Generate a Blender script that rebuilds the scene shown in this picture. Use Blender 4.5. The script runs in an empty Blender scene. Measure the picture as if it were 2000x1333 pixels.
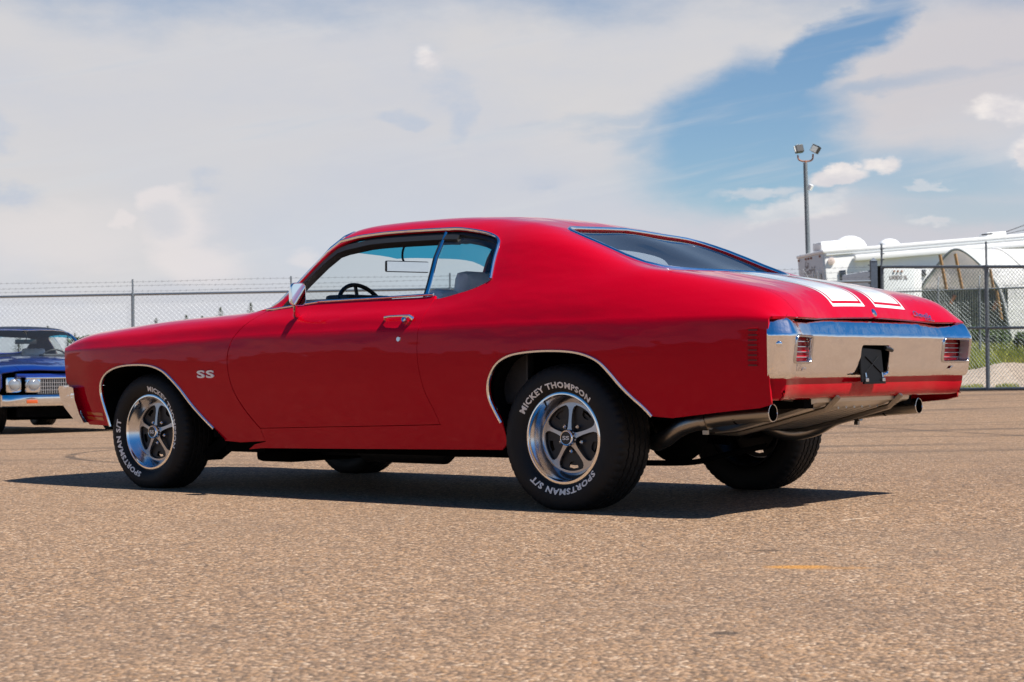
import bpy, bmesh, math, random
import numpy as np
from math import sin, cos, pi, radians, atan2, sqrt
from mathutils import Vector, Matrix
from mathutils.geometry import delaunay_2d_cdt
random.seed(5); RNG = np.random.default_rng(7)
SC = bpy.context.scene
COL = SC.collection

# ---------------------------------------------------------------- camera
YAW, PITCH, ROLL = 0.6751, 0.0161, -0.0094
CAM = Vector((7.569, -7.145, 0.630))
def cam_axes():
    f = Vector((-sin(YAW)*cos(PITCH), cos(YAW)*cos(PITCH), sin(PITCH)))
    r = f.cross(Vector((0, 0, 1))).normalized(); u = r.cross(f)
    return cos(ROLL)*r + sin(ROLL)*u, -sin(ROLL)*r + cos(ROLL)*u, f
CR, CU, CF = cam_axes()
cd = bpy.data.cameras.new('camera'); cam = bpy.data.objects.new('camera', cd); COL.objects.link(cam)
cam.matrix_world = Matrix(((CR.x, CU.x, -CF.x, CAM.x), (CR.y, CU.y, -CF.y, CAM.y), (CR.z, CU.z, -CF.z, CAM.z), (0, 0, 0, 1)))
cd.sensor_width = 36; cd.lens = 61.83; cd.clip_start = 0.05; cd.clip_end = 5000
cd.dof.use_dof = True; cd.dof.focus_distance = 8.0; cd.dof.aperture_fstop = 9.0
SC.camera = cam
# ---------------------------------------------------------------- light
SUN = Vector((0.565, 0.07, 0.86)).normalized()
SUN_EL = math.asin(SUN.z)
ld = bpy.data.lights.new('sun', 'SUN'); sun = bpy.data.objects.new('sun', ld); COL.objects.link(sun)
ld.energy = 5.0; ld.angle = radians(0.53); ld.color = (1.0, 0.955, 0.89)
sun.rotation_mode = 'QUATERNION'; sun.rotation_quaternion = SUN.to_track_quat('Z', 'Y'); sun.location = (8, 3, 20)
vs = SC.view_settings
vs.view_transform = 'Standard'; vs.look = 'None'; vs.exposure = 0.80; vs.gamma = 1.0
try: vs.use_curve_mapping = False
except Exception: pass
SC.cycles.use_denoising = True
SC.cycles.max_bounces = 8; SC.cycles.transparent_max_bounces = 24; SC.cycles.glossy_bounces = 5
SC.cycles.sample_clamp_indirect = 6.0

# ---------------------------------------------------------------- node helper
class NG:
    def __init__(s, tree): s.t = tree
    def n(s, typ, **kw):
        nd = s.t.nodes.new(typ)
        for k, v in kw.items():
            if k == 'ins':
                for a, b in v.items(): s.put(nd.inputs[a], b)
            else: setattr(nd, k, v)
        return nd
    def put(s, sock, v):
        if isinstance(v, bpy.types.NodeSocket): s.t.links.new(v, sock)
        else:
            if sock.type == 'RGBA' and len(v) == 3: v = (*v, 1)
            sock.default_value = v
    def m(s, op, a, b=None, c=None, clamp=False):
        nd = s.t.nodes.new('ShaderNodeMath'); nd.operation = op; nd.use_clamp = clamp
        s.put(nd.inputs[0], a)
        if b is not None: s.put(nd.inputs[1], b)
        if c is not None: s.put(nd.inputs[2], c)
        return nd.outputs[0]
    def mix(s, f, a, b, blend='MIX'):
        nd = s.t.nodes.new('ShaderNodeMix'); nd.data_type = 'RGBA'; nd.blend_type = blend; nd.clamp_factor = True
        s.put(nd.inputs[0], f); s.put(nd.inputs[6], a); s.put(nd.inputs[7], b)
        return nd.outputs[2]
    def smooth(s, v, lo, hi):
        nd = s.t.nodes.new('ShaderNodeMapRange'); nd.interpolation_type = 'SMOOTHSTEP'
        s.put(nd.inputs[0], v); nd.inputs[1].default_value = lo; nd.inputs[2].default_value = hi
        return nd.outputs[0]
    def noise(s, vec, scale, detail=4, rough=.55, dim='3D', dist=0.0):
        nd = s.t.nodes.new('ShaderNodeTexNoise'); nd.noise_dimensions = dim
        s.put(nd.inputs['Vector'], vec); nd.inputs['Scale'].default_value = scale
        nd.inputs['Detail'].default_value = detail; nd.inputs['Roughness'].default_value = rough
        nd.inputs['Distortion'].default_value = dist
        return nd.outputs['Fac'], nd.outputs['Color']
    def ramp(s, f, stops, interp='LINEAR'):
        nd = s.t.nodes.new('ShaderNodeValToRGB'); s.put(nd.inputs[0], f); cr = nd.color_ramp; cr.interpolation = interp
        while len(cr.elements) < len(stops): cr.elements.new(0.5)
        for e, (p, c) in zip(cr.elements, stops):
            e.position = p; e.color = (*c, 1) if len(c) == 3 else c
        return nd.outputs[0]

# ---------------------------------------------------------------- world: Nishita sky plus a cloud layer by direction
W = bpy.data.worlds.new('World'); SC.world = W; W.use_nodes = True
W.node_tree.nodes.clear(); g = NG(W.node_tree)
sky = g.n('ShaderNodeTexSky', sky_type='NISHITA'); sky.sun_disc = False
sky.sun_elevation = SUN_EL; sky.sun_rotation = atan2(SUN.x, SUN.y)
sky.altitude = 600; sky.air_density = 1.0; sky.dust_density = 0.6; sky.ozone_density = 2.5
tc = g.n('ShaderNodeTexCoord'); sx = g.n('ShaderNodeSeparateXYZ', ins={0: tc.outputs['Generated']})
X, Y, Z = sx.outputs
fx, fy = -sin(YAW), cos(YAW)               # heading of the street the camera looks along
fwd = g.m('ADD', g.m('MULTIPLY', X, fx), g.m('MULTIPLY', Y, fy))
rgt = g.m('ADD', g.m('MULTIPLY', X, fy), g.m('MULTIPLY', Y, -fx))
az = g.m('ARCTAN2', rgt, fwd); el = g.m('ARCSINE', Z)
P = g.n('ShaderNodeCombineXYZ', ins={0: az, 1: g.m('MULTIPLY', el, 2.2), 2: 0.0}).outputs[0]
_, wc = g.noise(P, 6.5, 8, .60); ws = g.n('ShaderNodeSeparateXYZ', ins={0: wc})
_, wc2 = g.noise(P, 24.0, 6, .62); ws2 = g.n('ShaderNodeSeparateXYZ', ins={0: wc2})
n3, _ = g.noise(P, 2.2, 4, .55); nn3 = g.m('SUBTRACT', n3, .5); nn1 = g.m('SUBTRACT', ws.outputs[0], .5); n1 = ws.outputs[2]
azw = g.m('ADD', az, g.m('ADD', g.m('MULTIPLY', nn1, .075), g.m('MULTIPLY', g.m('SUBTRACT', ws2.outputs[0], .5), .020)))
elw = g.m('ADD', el, g.m('ADD', g.m('MULTIPLY', g.m('SUBTRACT', ws.outputs[1], .5), .052), g.m('MULTIPLY', g.m('SUBTRACT', ws2.outputs[1], .5), .016)))
azf = g.m('ADD', az, g.m('MULTIPLY', g.m('SUBTRACT', ws2.outputs[0], .5), .030)); elf = g.m('ADD', el, g.m('MULTIPLY', g.m('SUBTRACT', ws2.outputs[1], .5), .026))
def blob(px, py, sx_, sy_, rot=0.0, soft=.5, fine=False):
    """soft-edged ellipse of cloud or clear sky by heading and elevation"""
    a0 = (px-1000)/3435; e0 = (722-py)/3435; c, s_ = cos(rot), sin(rot)
    da = g.m('SUBTRACT', azf if fine else azw, a0); de = g.m('SUBTRACT', elf if fine else elw, e0)
    u_ = g.m('MULTIPLY_ADD', da, c*3435/sx_, g.m('MULTIPLY', de, s_*3435/sx_))
    v_ = g.m('MULTIPLY_ADD', da, -s_*3435/sy_, g.m('MULTIPLY', de, c*3435/sy_))
    d = g.m('SQRT', g.m('MULTIPLY_ADD', u_, u_, g.m('MULTIPLY', v_, v_)))
    return g.m('SUBTRACT', 1.0, g.smooth(d, 1-soft, 1+soft))
def mx(*a):
    r = a[0]
    for b in a[1:]: r = g.m('MAXIMUM', r, b)
    return r
blue = mx(blob(1450, 245, 205, 108, .25, .34), blob(1640, 98, 240, 52, .60, .40), blob(1455, 345, 205, 80, 0, .55), g.m('MULTIPLY', blob(1330, 255, 120, 34, .3, .5, True), .7),
          g.m('MULTIPLY', blob(1780, 362, 280, 58, .0, .7), .7), g.m('MULTIPLY', blob(1900, 430, 220, 34, .0, .8), .5), g.m('MULTIPLY', blob(1480, 205, 330, 16, .12, .9), .6), g.m('MULTIPLY', blob(1240, 262, 80, 12, .1, .9), .5))
el_n = g.m('ADD', el, g.m('MULTIPLY', nn1, .09))
sn = g.n('ShaderNodeCombineXYZ', ins={0: g.m('MULTIPLY_ADD', az, 5.0, g.m('MULTIPLY', el, -9.0)), 1: g.m('MULTIPLY_ADD', el, 42.0, g.m('MULTIPLY', az, -7.0)), 2: 0.0}).outputs[0]
strk, _ = g.noise(sn, 1.0, 6, .6)
blue = g.m('MULTIPLY', blue, g.m('SUBTRACT', 1.0, g.m('MULTIPLY', g.smooth(strk, .50, .74), .55)))
blue = g.m('MAXIMUM', blue, g.m('MULTIPLY', g.m('MULTIPLY', g.smooth(strk, .54, .72), .22), g.smooth(el, .05, .15)))
hi = g.smooth(el_n, .182, .232)                              # cloud sheet gives way to streaky blue just above the view
hi2 = g.smooth(g.m('ADD', el, g.m('MULTIPLY', nn3, .35)), .22, .45)
rear = g.smooth(g.m('ADD', g.m('ABSOLUTE', az), g.m('MULTIPLY', nn1, .8)), .45, 1.0)
openness = mx(blue, g.m('MULTIPLY', hi, .80), g.m('MULTIPLY', hi2, .97), g.m('MULTIPLY', g.m('MULTIPLY', rear, g.smooth(el, .04, .16)), g.m('SUBTRACT', 1.0, g.m('MULTIPLY', g.smooth(n1, .52, .66), .8))))
cover = g.m('SUBTRACT', 1.0, openness)
base = g.mix(g.smooth(el, .015, .15), (.56, .625, .72), (.60, .605, .645))
base = g.mix(g.smooth(n3, .36, .64), base, (.645, .63, .635))
base = g.mix(g.m('MULTIPLY', g.smooth(n1, .45, .68), .5), base, (.545, .575, .655))
base = g.mix(g.m('MULTIPLY', g.smooth(strk, .50, .66), .22), base, (.72, .71, .71))
patch = mx(blob(858, 150, 50, 60, .5, .35, True), blob(905, 220, 28, 58, .1, .35, True), blob(790, 236, 48, 20, 0, .4, True),
           blob(22, 262, 46, 34, -.6, .4, True), blob(35, 388, 58, 28, -.2, .4, True), blob(412, 360, 36, 26, -.4, .4, True), blob(1075, 362, 60, 16, 0, .5, True), blob(1940, 152, 30, 12, 0, .4, True))
base = g.mix(g.m('MULTIPLY', patch, g.smooth(ws2.outputs[2], .30, .72)), base, (.50, .55, .645))
warm = mx(blob(322, 390, 46, 36, 0, .25, True), blob(350, 440, 62, 56, 0, .5, True), blob(385, 500, 90, 45, -.3, .5, True), blob(252, 432, 26, 18, 0, .35, True),
          g.m('MULTIPLY', blob(130, 470, 170, 50, 0, .6), .6), g.m('MULTIPLY', blob(595, 510, 30, 20, 0, .5, True), .7))
base = g.mix(g.m('MULTIPLY', warm, .6), base, (.80, .74, .73))
base = g.mix(g.m('MULTIPLY', blob(330, 428, 36, 26, 0, .6, True), .6), base, (.57, .59, .64))
puffs = mx(blob(1955, 246, 75, 24, 0, .3, True), g.m('MULTIPLY', blob(1560, 415, 130, 22, .25, .5, True), .75), blob(1720, 340, 40, 16, 0, .5, True), blob(1985, 335, 36, 36, .3, .35, True), blob(1645, 358, 55, 18, .1, .3, True), blob(840, 122, 24, 20, 0, .6, True),
           g.m('MULTIPLY', blob(1810, 448, 45, 9, 0, .4, True), .8), g.m('MULTIPLY', blob(1810, 378, 50, 9, 0, .4, True), .6), g.m('MULTIPLY', blob(1490, 388, 90, 10, 0.05, .6, True), .6))
base = g.mix(g.m('MULTIPLY', g.m('MULTIPLY', blob(1760, 455, 400, 80, 0, .8), .7), 1.0), base, (.57, .555, .60))
base = g.mix(g.m('MULTIPLY', blob(1880, 130, 300, 120, .4, .6), .6), base, (.60, .56, .575))
base = g.mix(g.m('MULTIPLY', puffs, .85), base, g.mix(g.smooth(ws2.outputs[2], .35, .65), (.66, .64, .67), (.90, .84, .80)))
skycol = g.n('ShaderNodeHueSaturation', ins={'Saturation': g.m('MULTIPLY_ADD', g.smooth(el, .17, .45), .30, 1.16), 'Value': 1.0, 'Color': sky.outputs[0]}).outputs[0]
bg1 = g.n('ShaderNodeBackground', ins={'Color': skycol, 'Strength': 0.060})
bg2 = g.n('ShaderNodeBackground', ins={'Color': base, 'Strength': .605})
lowel = g.m('SUBTRACT', 1.0, g.smooth(el, .045, .095))
cov2 = mx(cover, puffs, lowel)
below = g.smooth(Z, -.03, 0.0)
bg3 = g.n('ShaderNodeBackground', ins={'Color': (.20, .16, .12), 'Strength': .7})
ms = g.n('ShaderNodeMixShader', ins={0: cov2, 1: bg1.outputs[0], 2: bg2.outputs[0]})
ms2 = g.n('ShaderNodeMixShader', ins={0: below, 1: bg3.outputs[0], 2: ms.outputs[0]})
g.n('ShaderNodeOutputWorld', ins={0: ms2.outputs[0]})

W.cycles.sampling_method = 'MANUAL'; W.cycles.sample_map_resolution = 512
# ---------------------------------------------------------------- materials
MATS = {}
def newmat(name):
    m = bpy.data.materials.new(name); m.use_nodes = True; m.node_tree.nodes.clear(); MATS[name] = m
    return m, NG(m.node_tree)
def out(g, sh, disp=None): g.n('ShaderNodeOutputMaterial', ins={0: sh})
def pmat(name, col, rough=.5, metal=0.0, coat=0.0, var=0.0, vscale=30.0, bump=0.0, bscale=80.0, spec=.5, emis=None, coatr=.03):
    m, g = newmat(name)
    tc = g.n('ShaderNodeTexCoord').outputs['Object']
    c = (*col, 1); rr = rough
    if var > 0:
        f, _ = g.noise(tc, vscale, 5, .6)
        v = g.smooth(f, .3, .7)
        c = g.mix(v, tuple(x*(1-var) for x in col), tuple(min(1, x*(1+var)) for x in col))
        rr = g.m('MULTIPLY_ADD', f, rough*.6, rough*.7)
    b = g.n('ShaderNodeBsdfPrincipled', ins={'Base Color': c, 'Roughness': rr, 'Metallic': metal, 'Coat Weight': coat, 'Coat Roughness': coatr, 'Specular IOR Level': spec})
    if bump > 0:
        f, _ = g.noise(tc, bscale, 4, .6)
        bp = g.n('ShaderNodeBump', ins={'Height': f, 'Strength': bump, 'Distance': .01}); g.put(b.inputs['Normal'], bp.outputs[0])
        if coat: g.put(b.inputs['Coat Normal'], bp.outputs[0])
    if emis: g.put(b.inputs['Emission Color'], emis); b.inputs['Emission Strength'].default_value = 1
    out(g, b.outputs[0])
    return m
def paintmat(name, col, flake=0.0, tint=None):
    """clear-coated paint with slight panel waviness"""
    m, g = newmat(name); tc = g.n('ShaderNodeTexCoord').outputs['Object']
    st = g.n('ShaderNodeMapping', ins={0: tc, 3: (1.0, 2.0, 3.2)}).outputs[0]
    f1, _ = g.noise(st, 2.6, 2, .5); f2, _ = g.noise(tc, 260, 2, .5)
    h = g.m('ADD', g.m('MULTIPLY', f1, 1.0), g.m('MULTIPLY', f2, .004))
    bp = g.n('ShaderNodeBump', ins={'Height': h, 'Strength': .16, 'Distance': .045}).outputs[0]
    c = (*col, 1)
    if tint:      # deep candy enamel: one sharp dielectric layer whose reflection carries the paint's colour
        b = g.n('ShaderNodeBsdfPrincipled', ins={'Base Color': c, 'Roughness': .022, 'IOR': 1.5, 'Specular IOR Level': .62, 'Specular Tint': (*tint, 1), 'Normal': bp})
    else:
        b = g.n('ShaderNodeBsdfPrincipled', ins={'Base Color': c, 'Roughness': .38, 'Metallic': flake, 'Coat Weight': 1.0, 'Coat Roughness': .012, 'Coat IOR': 1.5,
            'Specular IOR Level': .1, 'Normal': bp, 'Coat Normal': bp})
    out(g, b.outputs[0]); return m
PAINT_COL = (.40, .0001, .009)
M_red = paintmat('red_paint', PAINT_COL, tint=(1.0, .22, .34))
def chrome(name, col=(.86, .87, .89), rough=.012, wav=.11, sc=7.0, rv=.03):
    m, g = newmat(name); tc = g.n('ShaderNodeTexCoord').outputs['Object']
    f, _ = g.noise(tc, sc, 2, .5); f2, _ = g.noise(tc, 22, 3, .6)
    bp = g.n('ShaderNodeBump', ins={'Height': g.m('ADD', f, g.m('MULTIPLY', f2, .22)), 'Strength': wav, 'Distance': .02}).outputs[0]
    r2, _ = g.noise(tc, 60, 4, .7)
    b = g.n('ShaderNodeBsdfPrincipled', ins={'Base Color': col, 'Metallic': 1.0, 'Roughness': g.m('MULTIPLY_ADD', r2, rv, rough), 'Normal': bp})
    out(g, b.outputs[0]); return m
M_chrome = chrome('chrome')
M_bchrome = chrome('bumper_chrome', (.90, .90, .92), .002, .42, 5.0, 0.0)
M_ring = chrome('rim_ring', (.93, .91, .88), .09, .02)
M_alu = chrome('brushed_aluminium', (.50, .50, .51), .34, .02)
M_lip = chrome('polished_rim', (.62, .63, .66), .14, .03)
M_black = pmat('black_metal', (.012, .012, .013), .45, var=.3)
M_under = pmat('underbody_black', (.003, .003, .003), 1.0, var=.4, vscale=12, bump=.2, spec=.05)
M_rubber = pmat('tyre_rubber', (.006, .006, .0062), .66, var=.3, vscale=14, bump=.12, bscale=140, spec=.35)
M_seal = pmat('rubber_seal', (.012, .012, .012), .5)
M_white_letter = pmat('tyre_lettering_white', (.74, .72, .67), .6, var=.14, vscale=40)
M_trim_dark = pmat('interior_black', (.018, .018, .02), .5, var=.2)
M_seat = pmat('seat_vinyl_white', (.62, .63, .64), .42, var=.05, bump=.1, bscale=60)
M_seatg = pmat('seat_vinyl_grey', (.56, .58, .60), .4, var=.05, bump=.1, bscale=60)
M_headl = pmat('headliner_dark', (.018, .018, .02), .8, var=.15)
M_pipe = chrome('exhaust_steel', (.32, .30, .27), .30, .05)
M_tank = chrome('galvanised_tank', (.60, .58, .54), .34, .1)
M_whitepaint = paintmat('white_paint', (.66, .66, .64))
M_redlens = pmat('red_lens', (.34, .002, .008), .25, coat=.25, spec=.2)
M_amber = pmat('amber_lens', (.45, .07, .008), .15, coat=1.0)
M_clearlens = pmat('clear_lens', (.30, .31, .32), .1, coat=1.0, metal=.5)
def glassmat(name, tint, ior=1.5, refl=1.0, dirt=.02):
    m, g = newmat(name)
    bf = g.n('ShaderNodeNewGeometry').outputs['Backfacing']
    fr = g.n('ShaderNodeFresnel', ins={'IOR': g.m('MULTIPLY_ADD', bf, 1/ior-ior, ior)}).outputs[0]
    tr = g.n('ShaderNodeBsdfTransparent', ins={0: tint}); gl = g.n('ShaderNodeBsdfGlossy', ins={'Color': (1, 1, 1, 1), 'Roughness': .01})
    df = g.n('ShaderNodeBsdfDiffuse', ins={0: (.5, .5, .5, 1)})
    s1 = g.n('ShaderNodeMixShader', ins={0: dirt, 1: tr.outputs[0], 2: df.outputs[0]})
    s2 = g.n('ShaderNodeMixShader', ins={0: g.m('MULTIPLY', fr, refl, clamp=True), 1: s1.outputs[0], 2: gl.outputs[0]})
    out(g, s2.outputs[0]); return m
M_glass = glassmat('side_glass', (.90, .94, .93))
M_backglass = glassmat('rear_glass', (.82, .88, .92), 1.5, .85, .01)
M_band = glassmat('windshield_tint_band', (.06, .42, .60))

# ---------------------------------------------------------------- geometry helpers
def tag(o, label=None, cat=None, group=None, kind=None):
    if label: o['label'] = label
    if cat: o['category'] = cat
    if group: o['group'] = group
    if kind: o['kind'] = kind
    return o
def link(o, parent=None):
    COL.objects.link(o)
    if parent is not None: o.parent = parent
    return o
def empty(name, loc=(0, 0, 0), rz=0.0, **kw):
    o = bpy.data.objects.new(name, None); o.location = loc; o.rotation_euler = (0, 0, rz); o.empty_display_size = .2
    link(o); tag(o, **kw); return o
def mesh_obj(name, V, F, mat, parent=None, smooth=False, normals=None, mats=None, midx=None, ang=None):
    me = bpy.data.meshes.new(name)
    me.from_pydata([tuple(map(float, v)) for v in V], [], [tuple(map(int, f)) for f in F])
    for m_ in (mats or [mat]): me.materials.append(m_)
    if midx is not None: me.polygons.foreach_set('material_index', midx)
    if smooth: me.polygons.foreach_set('use_smooth', [True]*len(me.polygons))
    me.update()
    if normals is not None:
        me.normals_split_custom_set_from_vertices([tuple(map(float, n)) for n in normals])
    elif ang is not None:
        me.set_sharp_from_angle(angle=radians(ang))
    o = bpy.data.objects.new(name, me); return link(o, parent)
def bm_obj(name, bm, mat, parent=None, smooth=False, ang=35, mats=None):
    me = bpy.data.meshes.new(name); bm.normal_update(); bm.to_mesh(me); bm.free()
    for m_ in (mats or [mat]): me.materials.append(m_)
    if smooth:
        me.polygons.foreach_set('use_smooth', [True]*len(me.polygons)); me.set_sharp_from_angle(angle=radians(ang))
    o = bpy.data.objects.new(name, me); return link(o, parent)
def b_box(bm, c, s, rot=None, bev=0.0, mi=0):
    r = bmesh.ops.create_cube(bm, size=1.0); vs_ = r['verts']
    bmesh.ops.scale(bm, vec=s, verts=vs_)
    if bev > 0:
        es = list({e for v in vs_ for e in v.link_edges})
        bv = bmesh.ops.bevel(bm, geom=es, offset=bev, segments=2, affect='EDGES', profile=.6)
        vs_ = list({v for f in bv['faces'] for v in f.verts} | {v for v in vs_ if v.is_valid})
        vs_ = [v for v in vs_ if v.is_valid]
    if rot is not None: bmesh.ops.rotate(bm, cent=(0, 0, 0), matrix=rot, verts=vs_)
    bmesh.ops.translate(bm, vec=c, verts=vs_)
    for f in {f for v in vs_ for f in v.link_faces}: f.material_index = mi
    return vs_
def b_cyl(bm, p0, p1, r0, r1=None, seg=12, caps=True, mi=0):
    p0, p1 = Vector(p0), Vector(p1); r1 = r0 if r1 is None else r1
    d = p1-p0; q = d.to_track_quat('Z', 'Y').to_matrix()
    A = [bm.verts.new(p0+q @ Vector((r0*cos(2*pi*i/seg), r0*sin(2*pi*i/seg), 0))) for i in range(seg)]
    B = [bm.verts.new(p1+q @ Vector((r1*cos(2*pi*i/seg), r1*sin(2*pi*i/seg), 0))) for i in range(seg)]
    fs = [bm.faces.new((A[i], A[(i+1) % seg], B[(i+1) % seg], B[i])) for i in range(seg)]
    if caps: fs += [bm.faces.new(A[::-1]), bm.faces.new(B)]
    for f in fs: f.material_index = mi
    return A+B
def b_tube(bm, pts, r, seg=10, caps=True, mi=0, radii=None):
    pts = [Vector(p) for p in pts]; n = len(pts); rings = []; up = None
    for i, p in enumerate(pts):
        t = (pts[min(i+1, n-1)]-pts[max(i-1, 0)]).normalized()
        if up is None: up = t.orthogonal().normalized()
        up = (up - t*up.dot(t)).normalized(); s = t.cross(up); rr = radii[i] if radii else r
        rings.append([bm.verts.new(p+up*rr*cos(2*pi*k/seg)+s*rr*sin(2*pi*k/seg)) for k in range(seg)])
    fs = []
    for a, b in zip(rings, rings[1:]):
        fs += [bm.faces.new((a[k], a[(k+1) % seg], b[(k+1) % seg], b[k])) for k in range(seg)]
    if caps: fs += [bm.faces.new(rings[0][::-1]), bm.faces.new(rings[-1])]
    for f in fs: f.material_index = mi
def b_lathe_y(bm, prof, seg=64, mi=0, closed=False):
    """profile of (y, r) round the Y axis"""
    rings = [[bm.verts.new((r*cos(2*pi*k/seg), y, r*sin(2*pi*k/seg))) for k in range(seg)] for y, r in prof]
    pr = list(zip(rings, rings[1:]))
    if closed: pr.append((rings[-1], rings[0]))
    for a, b in pr:
        for k in range(seg):
            bm.faces.new((a[k], b[k], b[(k+1) % seg], a[(k+1) % seg])).material_index = mi
    return rings
def smooth_pts(pts, n=8, closed=False):
    """Catmull-Rom through points"""
    P_ = [np.array(p, float) for p in pts]; N = len(P_); o = []
    rng = range(N if closed else N-1)
    for i in rng:
        p0 = P_[(i-1) % N] if closed or i > 0 else P_[0]*2-P_[1]
        p1, p2 = P_[i], P_[(i+1) % N]
        p3 = P_[(i+2) % N] if closed or i < N-2 else P_[-1]*2-P_[-2]
        for k in range(n):
            t = k/n
            o.append(.5*((2*p1)+(-p0+p2)*t+(2*p0-5*p1+4*p2-p3)*t*t+(-p0+3*p1-3*p2+p3)*t**3))
    if not closed: o.append(P_[-1])
    return o
def sweep(name, pts, nors, prof, mat, parent=None, closed=False, ang=50, smooth=True):
    """sweep a 2D profile (a across, b along the surface normal) on a polyline"""
    P_ = np.array(pts, float); N_ = np.array(nors, float); n = len(P_); V = []; F = []; m = len(prof)
    for i in range(n):
        t = P_[(i+1) % n if closed else min(i+1, n-1)]-P_[(i-1) % n if closed else max(i-1, 0)]
        t /= np.linalg.norm(t)+1e-9; nn = N_[i]-t*N_[i].dot(t); nn /= np.linalg.norm(nn)+1e-9; s = np.cross(nn, t)
        for a, b in prof: V.append(P_[i]+s*a+nn*b)
    for i in range(n if closed else n-1):
        j = (i+1) % n
        for k in range(m):
            F.append((i*m+k, i*m+(k+1) % m, j*m+(k+1) % m, j*m+k))
    if not closed:
        F.append(tuple(range(m))[::-1]); F.append(tuple((n-1)*m+k for k in range(m)))
    return mesh_obj(name, V, F, mat, parent, smooth=smooth, ang=ang)
def rprof(w, h, k=3, b0=0.0):
    """half-round trim profile"""
    o = [(-w/2, b0)]
    for i in range(k+1):
        a = pi-pi*i/k; o.append((w/2*cos(a), b0+h*(.35+.65*sin(a)) if 0 < i < k else b0+h*.35))
    o.append((w/2, b0)); return o
def text_mesh(txt, size=1.0, extrude=0.0, bold=0.0, res=3, shear=0.0, spacing=1.0):
    cu = bpy.data.curves.new('t', 'FONT'); cu.body = txt; cu.size = size; cu.extrude = extrude; cu.offset = bold
    cu.resolution_u = res; cu.shear = shear; cu.space_character = spacing; cu.align_x = 'LEFT'
    ob = bpy.data.objects.new('t', cu); COL.objects.link(ob)
    dg = bpy.context.evaluated_depsgraph_get(); me = ob.evaluated_get(dg).to_mesh()
    V = np.array([v.co[:] for v in me.vertices]); F = [tuple(p.vertices) for p in me.polygons]
    ob.evaluated_get(dg).to_mesh_clear(); bpy.data.objects.remove(ob); bpy.data.curves.remove(cu)
    return V, F
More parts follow.
